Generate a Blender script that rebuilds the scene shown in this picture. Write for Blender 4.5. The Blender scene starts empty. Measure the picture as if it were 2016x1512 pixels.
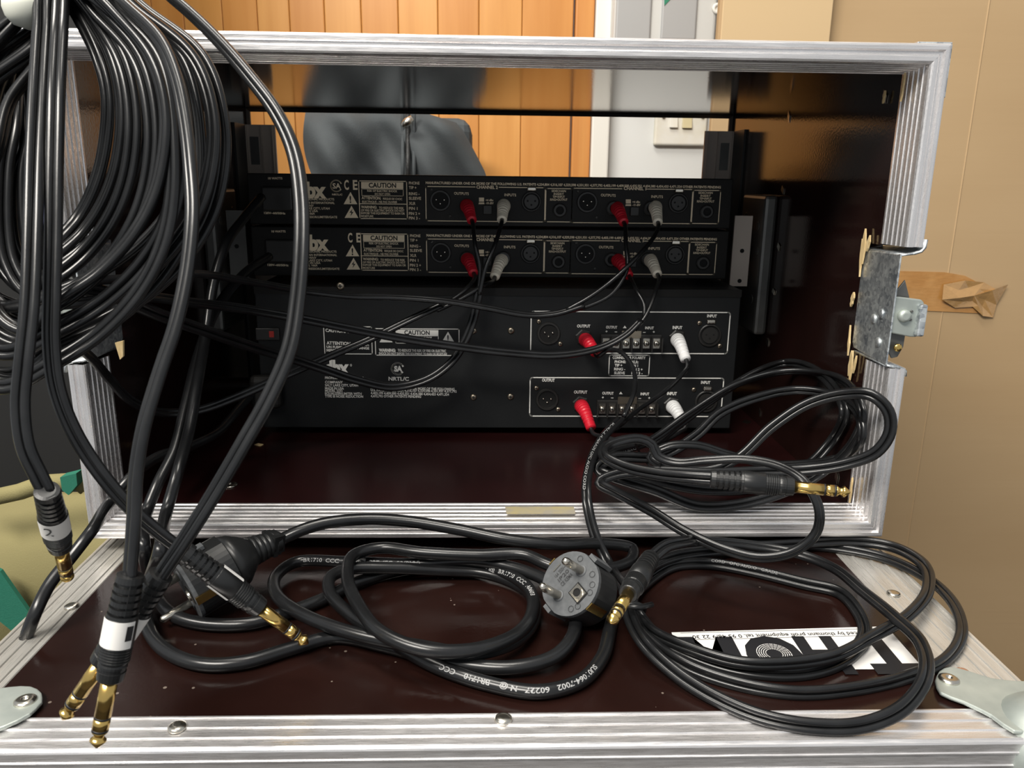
import bpy, math, random
from mathutils import Vector, Matrix
random.seed(7)
S = bpy.context.scene; COL = S.collection
# ------------------------------------------------------------------ camera, world, lights, exposure
CX, CY, CZ, YAW, PIT, ROL, F = -.0043, -.4986, .2404, .0329, .2574, .0121, 1559.
C0 = Vector((CX, CY, CZ))
FW = Vector((math.sin(YAW)*math.cos(PIT), math.cos(YAW)*math.cos(PIT), -math.sin(PIT)))
_R = Vector((math.cos(YAW), -math.sin(YAW), 0)); _U = _R.cross(FW)
RT = math.cos(ROL)*_R + math.sin(ROL)*_U; UP = -math.sin(ROL)*_R + math.cos(ROL)*_U
cd = bpy.data.cameras.new('camera'); cam = bpy.data.objects.new('camera', cd); COL.objects.link(cam)
m = Matrix.Identity(4)
for i in range(3): m[i][0] = RT[i]; m[i][1] = UP[i]; m[i][2] = -FW[i]; m[i][3] = C0[i]
cam.matrix_world = m; cd.sensor_width = 36; cd.lens = F/2016*36; cd.clip_start = .01; cd.clip_end = 30
cd.dof.use_dof = True; cd.dof.focus_distance = .52; cd.dof.aperture_fstop = 24
S.camera = cam
W = bpy.data.worlds.new('world'); S.world = W; W.use_nodes = True
W.node_tree.nodes['Background'].inputs[0].default_value = (.92, .96, 1, 1)
W.node_tree.nodes['Background'].inputs[1].default_value = .36
def area(name, loc, target, sx, sy, power, col):
    l = bpy.data.lights.new(name, 'AREA'); l.shape = 'RECTANGLE'; l.size = sx; l.size_y = sy; l.energy = power; l.color = col
    o = bpy.data.objects.new(name, l); COL.objects.link(o); o.location = loc
    o.rotation_euler = (Vector(target)-Vector(loc)).to_track_quat('-Z', 'Y').to_euler(); return o
area('ceiling_lamp', (-.25, .0, 1.75), (-.2, .05, 0), 1.2, .3, 19, (1, .95, .86))
area('ceiling_lamp_rear', (-.75, -1.1, 1.5), (0, .2, .15), 1.3, .3, 44, (1, .95, .87))
S.view_settings.view_transform = 'Standard'; S.view_settings.look = 'None'
S.view_settings.exposure = .35; S.view_settings.gamma = 1; S.view_settings.use_curve_mapping = False

# ------------------------------------------------------------------ pixel -> point on a plane of the place
def ray(px, py): return FW + RT*((px-1008)/F) - UP*((py-756)/F)
def aty(px, py, y): d = ray(px, py); return C0 + d*((y-C0.y)/d.y)
def atz(px, py, z): d = ray(px, py); return C0 + d*((z-C0.z)/d.z)
def atx(px, py, x): d = ray(px, py); return C0 + d*((x-C0.x)/d.x)
def dep(px, py, t): return C0 + ray(px, py)*t
LID = -.0125
def lid(px, py, h=.0): return atz(px, py, LID+h)
def proj(p):
    d = p-C0; z = d.dot(FW); return 1008+F*d.dot(RT)/z, 756-F*d.dot(UP)/z

# ------------------------------------------------------------------ materials
def mat(name, col, rough=.5, metal=0, spec=.5, noise=None, bump=None, coat=0, trans=None):
    """noise=(scale, colour2, stretch xyz, lo, hi)  bump=(scale, strength, stretch)"""
    M = bpy.data.materials.new(name); M.use_nodes = True; t = M.node_tree; b = t.nodes['Principled BSDF']
    b.inputs['Base Color'].default_value = (*col, 1); b.inputs['Roughness'].default_value = rough
    b.inputs['Metallic'].default_value = metal; b.inputs['Specular IOR Level'].default_value = spec
    b.inputs['Coat Weight'].default_value = coat
    tc = t.nodes.new('ShaderNodeTexCoord')
    def tex(scale, st, kind='ShaderNodeTexNoise'):
        mp = t.nodes.new('ShaderNodeMapping'); mp.inputs['Scale'].default_value = st
        t.links.new(tc.outputs['Object'], mp.inputs['Vector'])
        n = t.nodes.new(kind); n.inputs['Scale'].default_value = scale
        if kind == 'ShaderNodeTexNoise': n.inputs['Detail'].default_value = 6
        t.links.new(mp.outputs[0], n.inputs['Vector']); return n
    if noise:
        n = tex(noise[0], noise[2]); r = t.nodes.new('ShaderNodeValToRGB')
        r.color_ramp.elements[0].position = noise[3]; r.color_ramp.elements[1].position = noise[4]
        r.color_ramp.elements[0].color = (*col, 1); r.color_ramp.elements[1].color = (*noise[1], 1)
        t.links.new(n.outputs['Fac'], r.inputs[0]); t.links.new(r.outputs[0], b.inputs['Base Color'])
    if bump:
        n = tex(bump[0], bump[2]); k = t.nodes.new('ShaderNodeBump'); k.inputs['Strength'].default_value = bump[1]
        k.inputs['Distance'].default_value = .001
        t.links.new(n.outputs['Fac'], k.inputs['Height']); t.links.new(k.outputs[0], b.inputs['Normal'])
    return M
def nt(M): return M.node_tree, M.node_tree.nodes['Principled BSDF']
rubber = mat('cable_rubber', (.008, .0083, .009), .27, spec=.5, noise=(60, (.014, .0145, .0155), (1, 1, 1), .4, .7), bump=(160, .04, (1, 1, 1)))
rubber2 = mat('mains_rubber', (.008, .0083, .009), .27, noise=(40, (.013, .0135, .0145), (1, 1, 1), .4, .7), bump=(120, .05, (1, 1, 1)))
plugblk = mat('plug_rubber', (.012, .0125, .013), .36)
gold = mat('gold_plate', (.82, .56, .18), .22, 1, noise=(120, (.62, .4, .12), (1, 1, 1), .45, .8))
nickel = mat('nickel', (.68, .64, .56), .25, 1)
screwm = mat('screw_steel', (.42, .36, .28), .35, 1)
blackm = mat('equipment_black_paint', (.007, .0066, .0062), .5, spec=.25, bump=(900, .12, (1, 1, 1)), noise=(14, (.013, .012, .011), (1, 1, 1), .4, .75))
black3 = mat('satin_black_paint', (.008, .0087, .0095), .45, spec=.28, bump=(900, .1, (1, 1, 1)), noise=(9, (.016, .017, .018), (1, 1, 1), .4, .75))
holem = mat('dark_recess', (.002, .002, .002), .8)
darkplastic = mat('black_plastic', (.018, .017, .016), .4)
greyface = mat('grey_plug_plastic', (.085, .09, .095), .5, noise=(300, (.11, .115, .12), (1, 1, 1), .4, .7))
engr = mat('engraved_grey', (.035, .036, .038), .6)
printc = mat('cream_print', (.9, .76, .55), .7)
printw = mat('white_print', (.8, .79, .75), .7)
labelw = mat('label_paper', (.8, .78, .75), .5)
ink = mat('black_ink', (.01, .01, .012), .5)
redb = mat('red_boot_rubber', (.62, .012, .03), .4)
ivory = mat('ivory_boot_rubber', (.92, .85, .7), .4)
whiteb = mat('white_boot_rubber', (.85, .85, .85), .4)
cordink = mat('cord_print_ink', (.33, .33, .33), .6)
switchred = mat('red_switch_mark', (.5, .03, .02), .4)
chip = mat('raw_splintered_wood', (.62, .44, .2), .8, noise=(90, (.8, .62, .34), (8, 8, 1), .3, .7))
zinc = mat('galvanised_steel', (.36, .39, .41), .42, .85)
t, b = nt(zinc)
tc = t.nodes.new('ShaderNodeTexCoord'); v = t.nodes.new('ShaderNodeTexVoronoi'); v.inputs['Scale'].default_value = 420
n = t.nodes.new('ShaderNodeTexNoise'); n.inputs['Scale'].default_value = 70; n.inputs['Detail'].default_value = 8
mx = t.nodes.new('ShaderNodeMath'); mx.operation = 'MULTIPLY_ADD'; mx.inputs[1].default_value = .45
r = t.nodes.new('ShaderNodeValToRGB'); r.color_ramp.elements[0].position = .42; r.color_ramp.elements[1].position = .95
r.color_ramp.elements[0].color = (.26, .29, .33, 1); r.color_ramp.elements[1].color = (.88, .92, .92, 1)
t.links.new(tc.outputs['Object'], v.inputs[0]); t.links.new(tc.outputs['Object'], n.inputs[0])
t.links.new(v.outputs['Color'], mx.inputs[0]); t.links.new(n.outputs['Fac'], mx.inputs[2])
t.links.new(mx.outputs[0], r.inputs[0]); t.links.new(r.outputs[0], b.inputs['Base Color'])
zincs = mat('zinc_bracket_steel', (.36, .4, .38), .5, .6, noise=(55, (.5, .54, .5), (1, 1, 1), .35, .75), bump=(90, .15, (1, 1, 1)))
darkzinc = mat('dull_rack_steel', (.13, .13, .125), .45, .7, noise=(30, (.2, .2, .19), (1, 1, 1), .35, .75))
railm = mat('anodised_rail', (.62, .54, .47), .5, .1)
def alu(name, axis, base=(.88, .86, .86), dirt=(.68, .65, .64)):
    st = [9, 9, 9]; st[axis] = .6
    M = mat(name, base, .3, .8, noise=(26, dirt, tuple(st), .4, .85), bump=(60, .05, tuple(st)))
    t, b = nt(M); n = t.nodes.new('ShaderNodeTexNoise'); n.inputs['Scale'].default_value = 45; n.inputs['Detail'].default_value = 8
    r = t.nodes.new('ShaderNodeMapRange'); r.inputs[1].default_value = .3; r.inputs[2].default_value = .7; r.inputs[3].default_value = .2; r.inputs[4].default_value = .45
    t.links.new(n.outputs['Fac'], r.inputs[0]); t.links.new(r.outputs[0], b.inputs['Roughness']); return M
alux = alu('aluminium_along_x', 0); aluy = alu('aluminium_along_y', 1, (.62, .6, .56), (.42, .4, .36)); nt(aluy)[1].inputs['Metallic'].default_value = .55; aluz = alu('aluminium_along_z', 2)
def ply(name, col, col2, speck=False, rough=.12):
    M = mat(name, col, rough, 0, .5, noise=(12, col2, (1, 1, 1), .35, .7), bump=(500, .05, (1, 1, 1)), coat=.0)
    t, b = nt(M)
    if speck:
        tc = t.nodes.new('ShaderNodeTexCoord')
        n = t.nodes.new('ShaderNodeTexVoronoi'); n.inputs['Scale'].default_value = 85; n.inputs['Randomness'].default_value = 1
        n2 = t.nodes.new('ShaderNodeTexNoise'); n2.inputs['Scale'].default_value = 16; n2.inputs['Detail'].default_value = 4
        t.links.new(tc.outputs['Object'], n.inputs[0]); t.links.new(tc.outputs['Object'], n2.inputs[0])
        s = t.nodes.new('ShaderNodeMath'); s.operation = 'MULTIPLY'; s.inputs[1].default_value = .11
        t.links.new(n2.outputs['Fac'], s.inputs[0])
        a = t.nodes.new('ShaderNodeMath'); a.operation = 'LESS_THAN'
        t.links.new(n.outputs['Distance'], a.inputs[0]); t.links.new(s.outputs[0], a.inputs[1])
        g = t.nodes.new('ShaderNodeMath'); g.operation = 'GREATER_THAN'; g.inputs[1].default_value = .5
        t.links.new(n2.outputs['Fac'], g.inputs[0])
        f = t.nodes.new('ShaderNodeMath'); f.operation = 'MULTIPLY'
        t.links.new(a.outputs[0], f.inputs[0]); t.links.new(g.outputs[0], f.inputs[1])
        f2 = t.nodes.new('ShaderNodeMath'); f2.operation = 'MULTIPLY'; f2.inputs[1].default_value = .45
        t.links.new(f.outputs[0], f2.inputs[0])
        mxn = t.nodes.new('ShaderNodeMix'); mxn.data_type = 'RGBA'
        src = b.inputs['Base Color'].links[0].from_socket
        t.links.new(src, mxn.inputs[6]); mxn.inputs[7].default_value = (.4, .33, .27, 1)
        t.links.new(f2.outputs[0], mxn.inputs[0]); t.links.new(mxn.outputs[2], b.inputs['Base Color'])
        # dusty film changes the gloss
        r = t.nodes.new('ShaderNodeMapRange'); r.inputs[1].default_value = .35; r.inputs[2].default_value = .7; r.inputs[3].default_value = .1; r.inputs[4].default_value = .3
        t.links.new(n2.outputs['Fac'], r.inputs[0]); t.links.new(r.outputs[0], b.inputs['Roughness'])
    return M
plyin = ply('phenolic_film_plywood', (.012, .0055, .0045), (.02, .008, .007), rough=.1)
plyfl = ply('phenolic_film_floor', (.016, .0045, .0045), (.026, .0065, .0065), rough=.24)
plylid = ply('phenolic_film_lid', (.012, .0045, .0035), (.019, .0075, .006), True)
cardm = mat('corrugated_cardboard', (.46, .315, .17), .85, noise=(3, (.42, .28, .145), (1, 1, 3), .3, .75), bump=(22, .12, (.2, 1, 7)))
cardm2 = mat('cardboard_flap', (.56, .4, .225), .85, noise=(3, (.56, .4, .22), (1, 1, 6), .3, .75))
tapem = mat('brown_packing_tape', (.42, .2, .055), .2, noise=(50, (.5, .26, .085), (1, 1, 1), .35, .7), bump=(60, .5, (1, 1, 3)))
clearm = mat('crumpled_tape', (.42, .24, .09), .1, bump=(110, 1, (1, 1, 1)), spec=.8, coat=.5)
def plank_mat(name, a, c):
    return mat(name, a, .32, noise=(5, c, (9, 9, .5), .3, .75), bump=(20, .1, (8, 8, .5)))
planks = [plank_mat('varnished_pine_a', (.64, .29, .08), (.54, .22, .05)), plank_mat('varnished_pine_b', (.7, .34, .1), (.57, .25, .06)), plank_mat('varnished_pine_c', (.57, .23, .06), (.68, .33, .1))]
whitep = mat('white_gloss_paint', (.8, .78, .72), .4)
wallp = mat('white_wall_paint', (.72, .73, .72), .6, noise=(6, (.66, .67, .66), (1, 1, 1), .3, .7))
switchm = mat('ivory_switch_plastic', (.72, .68, .56), .35, noise=(30, (.78, .76, .7), (1, 1, 1), .3, .6))
switchy = mat('yellowed_switch_plastic', (.62, .54, .33), .35)
greybox = mat('grey_enclosure_plastic', (.4, .4, .4), .4)
greyframe = mat('pale_enclosure_frame', (.62, .62, .6), .4)
greenm = mat('green_mark', (.03, .22, .13), .5)
coatm = mat('dark_grey_nylon', (.05, .056, .06), .8, spec=.25, noise=(9, (.085, .095, .1), (1, 1, 1), .3, .75), bump=(500, .3, (1, 1, 1)))
zipm = mat('black_zip', (.02, .02, .02), .4, bump=(700, .8, (1, 1, 1)))
khaki = mat('khaki_canvas', (.24, .21, .09), .85, noise=(7, (.18, .155, .065), (1, 1, 1), .3, .7), bump=(900, .3, (1, 1, 1)))
greenw = mat('green_webbing', (.012, .15, .095), .75, bump=(900, .5, (1, 1, 6)))
navy = mat('navy_cloth', (.035, .04, .09), .8); lime = mat('green_cloth', (.12, .22, .02), .7)
darkm = mat('backdrop_shade_black', (.012, .012, .012), .8)  # near-black: darkness of the left background is put into this colour
floorm = mat('dark_floor', (.03, .026, .022), .7)
foamw = mat('off_white_plastic', (.72, .73, .66), .55, noise=(20, (.62, .63, .55), (1, 1, 1), .3, .7))
yellowtape = mat('yellow_tape_residue', (.5, .42, .2), .6, noise=(90, (.4, .36, .28), (1, 1, 1), .3, .6))

# ------------------------------------------------------------------ mesh helpers
class MB:
    def __init__(s): s.v = []; s.f = []; s.sm = []
    def add(s, vs, fs, smooth=False):
        o = len(s.v); s.v += [tuple(x) for x in vs]; s.f += [tuple(i+o for i in q) for q in fs]; s.sm += [smooth]*len(fs); return s
    def box(s, a, c):
        x0, y0, z0 = a; x1, y1, z1 = c
        vs = [(x0,y0,z0),(x1,y0,z0),(x1,y1,z0),(x0,y1,z0),(x0,y0,z1),(x1,y0,z1),(x1,y1,z1),(x0,y1,z1)]
        return s.add(vs, [(0,3,2,1),(4,5,6,7),(0,1,5,4),(1,2,6,5),(2,3,7,6),(3,0,4,7)])
    def prism(s, pts, off, smooth=False):
        """planar loop of 3D points extruded by vector off"""
        n = len(pts); off = Vector(off); vs = [Vector(p) for p in pts]+[Vector(p)+off for p in pts]
        return s.add(vs, [tuple(range(n))[::-1], tuple(range(n, 2*n))]+[(i, (i+1) % n, (i+1) % n+n, i+n) for i in range(n)], smooth)
    def lathe(s, o, ax, prof, n=20, cap=True, smooth=True):
        """prof = [(t, r)] along the axis; sharp rings doubled by caller"""
        o = Vector(o); ax = Vector(ax).normalized(); a = ax.orthogonal().normalized(); c = ax.cross(a); vs = []
        for (tt, rr) in prof:
            for k in range(n):
                th = 2*math.pi*k/n; vs.append(o+ax*tt+(a*math.cos(th)+c*math.sin(th))*rr)
        fs = [(i*n+k, i*n+(k+1) % n, (i+1)*n+(k+1) % n, (i+1)*n+k) for i in range(len(prof)-1) for k in range(n)]
        s.add(vs, fs, smooth)
        if cap:
            m_ = len(s.v)-len(vs)
            s.f += [tuple(m_+k for k in range(n))[::-1], tuple(m_+(len(prof)-1)*n+k for k in range(n))]; s.sm += [False, False]
        return s
    def build(s, name, material, parent=None):
        me = bpy.data.meshes.new(name); me.from_pydata([tuple(v) for v in s.v], [], s.f); me.materials.append(material)
        me.polygons.foreach_set('use_smooth', s.sm); me.update()
        o = bpy.data.objects.new(name, me); COL.objects.link(o)
        if parent is not None:
            o.parent = parent; L = Vector((0, 0, 0)); p = parent
            while p is not None: L += Vector(p.location); p = p.parent
            o.location = -L
        return o
def bevel(o, w=.001, seg=2):
    md = o.modifiers.new('bevel', 'BEVEL'); md.width = w; md.segments = seg; md.limit_method = 'ANGLE'; md.angle_limit = .6; return o
def thing(name, label, cat, loc=(0, 0, 0), group=None):
    o = bpy.data.objects.new(name, None); COL.objects.link(o); o.location = loc; o.empty_display_size = .02
    o['label'] = label; o['category'] = cat
    if group: o['group'] = group
    return o
def tag(o, label, cat, group=None):
    o['label'] = label; o['category'] = cat
    if group: o['group'] = group
    return o
def struct(o): o['kind'] = 'structure'; return o
def boxo(name, a, c, material, parent=None, bw=0):
    o = MB().box(a, c).build(name, material, parent)
    if bw: bevel(o, bw)
    return o
# text as flat print -------------------------------------------------
_gc = {}
def glyphs(sx, bold=.0):
    k = (sx, bold)
    if k not in _gc:
        cu = bpy.data.curves.new('t', 'FONT'); cu.body = sx; cu.offset = bold; cu.resolution_u = 3; cu.size = 1
        o = bpy.data.objects.new('t', cu); COL.objects.link(o)
        dg = bpy.context.evaluated_depsgraph_get(); me = o.evaluated_get(dg).to_mesh()
        vs = [(v.co.x, v.co.y) for v in me.vertices]; fs = [tuple(p.vertices) for p in me.polygons]
        o.evaluated_get(dg).to_mesh_clear(); bpy.data.objects.remove(o); bpy.data.curves.remove(cu)
        xs = [v[0] for v in vs] or [0]; x0 = min(xs); w = max(xs)-x0 or 1
        _gc[k] = ([((x-x0)/w, y/.69) for x, y in vs], fs, w)
    return _gc[k]
def text_at(mb, sx, A, ex, ey, bold=.02):
    """A origin, ex = full text width vector, ey = cap height vector"""
    vs, fs, w = glyphs(sx, bold); mb.add([A+ex*x+ey*y for x, y in vs], fs)
def ptxt(mb, sx, x0, yb0, x1, yb1, cap, y, dz=0, bold=.02):
    A = aty(x0, yb0, y); B = aty(x1, yb1, y); T = aty(x0, yb0-cap, y); d = Vector((0, 0, dz))
    text_at(mb, sx, A+d, B-A, Vector((0, 0, (T-A).z)), bold)
def strip(mb, pts, w, up=Vector((0, -1, 0)), closed=True):
    n = len(pts)
    for i in range(n if closed else n-1):
        a = pts[i]; c = pts[(i+1) % n]; d = (c-a).normalized(); s = d.cross(up)*w/2; a = a-d*w/2; c = c+d*w/2
        mb.add([a-s, c-s, c+s, a+s], [(0, 1, 2, 3)])
def rrect(x0, y0, x1, y1, y, dz=0, rad=.0018, px=True, skew=(0, 0)):
    if px: a = aty(x0, y0, y); c = aty(x1, y1, y)
    else: a = Vector((x0, y, y0)); c = Vector((x1, y, y1))
    P = []
    for (cx, cz, s0) in ((c.x-rad, a.z-rad, 0), (a.x+rad, a.z-rad, 90), (a.x+rad, c.z+rad, 180), (c.x-rad, c.z+rad, 270)):
        for k in (0, 30, 60, 90):
            th = math.radians(s0+k); P.append(Vector((cx+rad*math.cos(th), y, cz+rad*math.sin(th)+dz)))
    return P
def filled(mb, pts): mb.add(pts, [tuple(range(len(pts)))])

# ------------------------------------------------------------------ cords
def catmull(P, step=.003):
    P = [P[0]*2-P[1]]+P+[P[-1]*2-P[-2]]; out = []
    for i in range(1, len(P)-2):
        a, b_, c, d = P[i-1:i+3]
        t0 = 0; t1 = t0+max((b_-a).length, 1e-6)**.5; t2 = t1+max((c-b_).length, 1e-6)**.5; t3 = t2+max((d-c).length, 1e-6)**.5
        n = max(2, int((c-b_).length/step))
        for k in range(n):
            t_ = t1+(t2-t1)*k/n
            A1 = a*((t1-t_)/(t1-t0))+b_*((t_-t0)/(t1-t0)); A2 = b_*((t2-t_)/(t2-t1))+c*((t_-t1)/(t2-t1)); A3 = c*((t3-t_)/(t3-t2))+d*((t_-t2)/(t3-t2))
            B1 = A1*((t2-t_)/(t2-t0))+A2*((t_-t0)/(t2-t0)); B2 = A2*((t3-t_)/(t3-t1))+A3*((t_-t1)/(t3-t1))
            out.append(B1*((t2-t_)/(t2-t1))+B2*((t_-t1)/(t2-t1)))
    out.append(P[-2]); return out
def tube(mb, Q, R, n=10, cap=True):
    L = len(Q); T = [(Q[min(i+1, L-1)]-Q[max(i-1, 0)]).normalized() for i in range(L)]
    a = T[0].orthogonal().normalized(); vs = []
    for i in range(L):
        a = (a-T[i]*a.dot(T[i])).normalized(); c = T[i].cross(a); r = R[i] if isinstance(R, list) else R
        for k in range(n): th = 2*math.pi*k/n; vs.append(Q[i]+(a*math.cos(th)+c*math.sin(th))*r)
    fs = [(i*n+k, i*n+(k+1) % n, (i+1)*n+(k+1) % n, (i+1)*n+k) for i in range(L-1) for k in range(n)]
    if cap: fs += [tuple(range(n))[::-1], tuple((L-1)*n+k for k in range(n))]
    mb.add(vs, fs, True)
def twin_lines(Q, r, ph=0., tw=0., merge=None):
    """centre lines of the two strands of a figure-eight cord; ph start twist, tw slow twist"""
    L = len(Q); A = []; B = []; s = 0; ps = None
    for i in range(L):
        T = (Q[min(i+1, L-1)]-Q[max(i-1, 0)]).normalized(); V = (C0-Q[i]).normalized()
        S_ = T.cross(V)
        S_ = S_.normalized() if S_.length > .15 else (ps or S_.normalized())
        if ps is not None and S_.dot(ps) < 0 and S_.length: pass
        N = T.cross(S_); th = ph+tw*math.sin(s*9+ph*3)
        ps = S_; o = (S_*math.cos(th)+N*math.sin(th))*r*.97
        if merge: o = o*merge(i/(L-1))
        A.append(Q[i]+o); B.append(Q[i]-o)
        if i < L-1: s += (Q[i+1]-Q[i]).length
    return A, B
def cord(parent, P, r=.002, twin=True, ph=0., tw=.35, name='cord', material=None, step=.003, n=10):
    Q = catmull(P, step); mb = MB()
    if twin: 
        A, B = twin_lines(Q, r, ph, tw); tube(mb, A, r, n); tube(mb, B, r, n)
    else: tube(mb, Q, r, n); A = B = Q
    o = mb.build(name, material or rubber, parent); return o, (A, B, r)
def cord_text(parent, path, sx, p0, p1, h, ang=0., strand=0, material=None, bold=.02):
    """lettering wrapped on a strand, from near pixel p0 to near pixel p1 (reading direction)"""
    Q = path[strand]; r = path[2]*1.03
    pj = [proj(q) for q in Q]
    def near(p, around=None):
        best = None; bi = 0
        for i, q in enumerate(pj):
            if around is not None and abs(i-around) > 90: continue
            d = (q[0]-p[0])**2+(q[1]-p[1])**2
            if best is None or d < best: best = d; bi = i
        return bi
    i0 = near(p0); i1 = near(p1, i0)
    if i0 == i1: return
    sg = 1 if i1 > i0 else -1
    seg = Q[i0:i1+1] if sg > 0 else Q[i1:i0+1][::-1]
    cum = [0.]
    for a, c in zip(seg, seg[1:]): cum.append(cum[-1]+(c-a).length)
    vs, fs, w = glyphs(sx, bold); out = []
    for (x, y) in vs:
        u = min(max(x, 0), 1)*cum[-1]; k = 0
        k = min(int(u/cum[-1]*(len(seg)-1)), len(seg)-2)
        while k < len(seg)-2 and cum[k+1] < u: k += 1
        while k > 0 and cum[k] > u: k -= 1
        f = (u-cum[k])/max(cum[k+1]-cum[k], 1e-9); p = seg[k].lerp(seg[k+1], f); T = (seg[k+1]-seg[k]).normalized()
        V = (C0-p).normalized(); V = (V-T*V.dot(T)).normalized(); U_ = V.cross(T)   # reading along T, up = V x T
        th = ang+(y-.5)*h/r
        out.append(p+(V*math.cos(th)+U_*math.sin(th))*r)
    MB().add(out, fs).build('cord_lettering', material or cordink, parent)

# ================================================================== SETTING
YW = .95
gx = [300, 362, 438, 507, 570, 639, 711, 784, 862, 943, 1028, 1129]
wall = struct(boxo('wall_back', (-1.6, YW+.02, -.75), (2.2, YW+.06, 2.0), wallp))
xs = [aty(g, 40, YW).x for g in gx]; xs = [xs[0]-.055*k for k in range(8, 0, -1)]+xs
for i in range(len(xs)-1):
    o = boxo('plank', (xs[i]+.0003, YW, -.75), (xs[i+1]-.0003, YW+.02, 1.9), planks[(i*7+i//2) % 3], wall, .0018)
xe = aty(1170, 40, YW).x; boxo('plank', (xs[-1]+.003, YW-.004, -.75), (xe, YW+.02, 1.9), planks[2], wall, .003)
struct(boxo('trim_1', (xe+.001, YW-.012, -.75), (aty(1207, 40, YW).x, YW+.02, 1.9), whitep, None, .003))
struct(boxo('floor', (-2.2, -2, -.79), (2.6, YW+.1, -.75), floorm))
struct(boxo('backdrop_left', (-1.25, .5, -.75), (-.44, .53, 1.2), darkm))  # added backdrop sheet standing in for the dark area at left
# light switch
a = aty(1293, 214, YW); c = aty(1392, 287, YW)
sw = thing('light_switch', 'ivory double light switch on the white wall, seen through the open rack', 'switch', (a.x, YW, c.z))
bevel(boxo('switch_plate', (a.x, YW+.008, c.z), (c.x, YW+.0205, a.z+.012), switchm, sw), .004, 3)
for (p, q, mt_) in (((1321, 225), (1335, 251), switchm), ((1346, 225), (1363, 252), switchy)):
    s0 = aty(*p, YW); s1 = aty(*q, YW)
    bevel(MB().prism([(s0.x, YW+.002, s1.z), (s0.x, YW+.008, s1.z), (s0.x, YW+.008, s0.z), (s0.x, YW+.006, s0.z)], (s1.x-s0.x, 0, 0)).build('rocker', mt_, sw), .0006)
for p in ((1306, 229), (1383, 229)):
    q = aty(*p, YW+.006); MB().lathe(q, (0, -1, 0), [(0, .003), (.002, .003), (.0025, .0015)], 12).build('screw', screwm, sw)
# grey enclosure
a = aty(1207, 84, .9); c = aty(1418, -60, .9)
gb = thing('fuse_box', 'pale grey wall enclosure with two panels and green arrow, above the rack', 'electrical box', (a.x, YW, a.z))
bevel(boxo('housing', (a.x, .9, a.z-.012), (c.x, YW+.02, c.z+.15), greyframe, gb), .006, 3)
for (p, q) in (((1210, 79), (1286, -60)), ((1299, 79), (1377, -60))):
    s0 = aty(*p, .898); s1 = aty(*q, .898); bevel(boxo('cover_panel', (s0.x, .894, s0.z), (s1.x, .9, s1.z+.1), greybox, gb), .005, 3)
q = aty(1412, 17, .9); MB().lathe(q, (0, -1, 0), [(0, .009), (.003, .0085), (.0035, .004), (.001, .0035)], 16).build('fixing_cap', whitep, gb)
tr = [aty(1308, -8, .893), aty(1308, 11, .893), aty(1326, -8, .893)]; MB().prism(tr, (0, .001, 0)).build('green_arrow', greenm, gb)
# cardboard
cb = thing('cardboard_box', 'large plain brown cardboard with brown tape, standing to the right behind the case', 'cardboard', (.7, .55, -.75))
xl = aty(1405, 180, .452).x
bevel(boxo('cardboard_sheet', (xl, .452, -.75), (1.35, .462, 1.0), cardm, cb), .001, 2)
cr = aty(1888, 400, .452).x
for xx in (cr,): MB().prism([(xx-.0012, .452, -.7), (xx+.0012, .452, -.7), (xx, .4512, -.7)], (0, 0, 1.65)).build('fold_crease', cardm, cb)
tp = [aty(*p, .4508) for p in ((1745, 533), (1860, 536), (1900, 543), (1925, 556), (1945, 600), (1930, 617), (1745, 608))]
MB().prism(tp, (0, .0008, 0)).build('packing_tape', tapem, cb)
mb = MB(); gp = [(1858, 560), (1900, 552), (1938, 556), (1965, 572), (1985, 560), (1962, 600), (1955, 625), (1935, 622), (1915, 604), (1880, 606), (1855, 590)]
random.seed(3); cen = aty(1918, 582, .445); lo = [aty(px, py, .4495-random.random()*.004) for px, py in gp]
md = [cen.lerp(p, .5)+Vector((0, random.uniform(-.003, .004), 0)) for p in lo]; n = len(lo)
mb.add([cen]+md+lo, [(0, 1+i, 1+(i+1) % n) for i in range(n)]+[(1+i, 1+n+i, 1+n+(i+1) % n, 1+(i+1) % n) for i in range(n)])
mb.build('crumpled_tape_end', clearm, cb)
a = aty(1418, 84, .437); c = aty(1648, -60, .437)
fl = boxo('cardboard_flap', (a.x, .437, a.z-.004), (c.x, .4505, c.z+.25), cardm2, None, .001)
tag(fl, 'flat cardboard piece above the rack, in front of the larger box', 'cardboard')
# dark bag standing behind the rack
bg = thing('garment_bag', 'dark grey zipped nylon bag against the wood panelling, behind the rack', 'bag', (-.15, .75, -.75))
ol = [(604, 222), (640, 219), (780, 219), (868, 218), (905, 228), (948, 245), (953, 290), (958, 345), (962, 420), (955, 560)]
or_ = []
def bag_y(px, py): return .70+.012*math.sin(px*.031+py*.012)+.008*math.sin(px*.07-py*.05)-.01*math.exp(-((px-720)/40.)**2)*math.sin(py*.03)
mb = MB(); NX, NZ = 40, 26
def leftx(t): return 602+45*t-14*math.sin(t*7)
def rightx(t): return 905+50*min(1, t*3)+3*math.sin(t*5)
g = []
for j in range(NZ+1):
    t_ = j/NZ
    for i in range(NX+1):
        s_ = i/NX; px = leftx(t_)+(rightx(t_)-leftx(t_))*s_
        py = 217+330*t_+max(0, (s_-.72))*95*(1-t_)
        e = max(abs(s_-.5)*2, 0)**6; g.append(aty(px, py, bag_y(px, py)+.03*e+.02*(1-min(1, t_*14))**2))
mb.add(g, [(j*(NX+1)+i, j*(NX+1)+i+1, (j+1)*(NX+1)+i+1, (j+1)*(NX+1)+i) for j in range(NZ) for i in range(NX)], True)
fb = mb.build('front_panel', coatm, bg)
xa = aty(650, 500, .72).x; xb = aty(940, 500, .72).x; zt = aty(780, 235, .8).z
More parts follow.
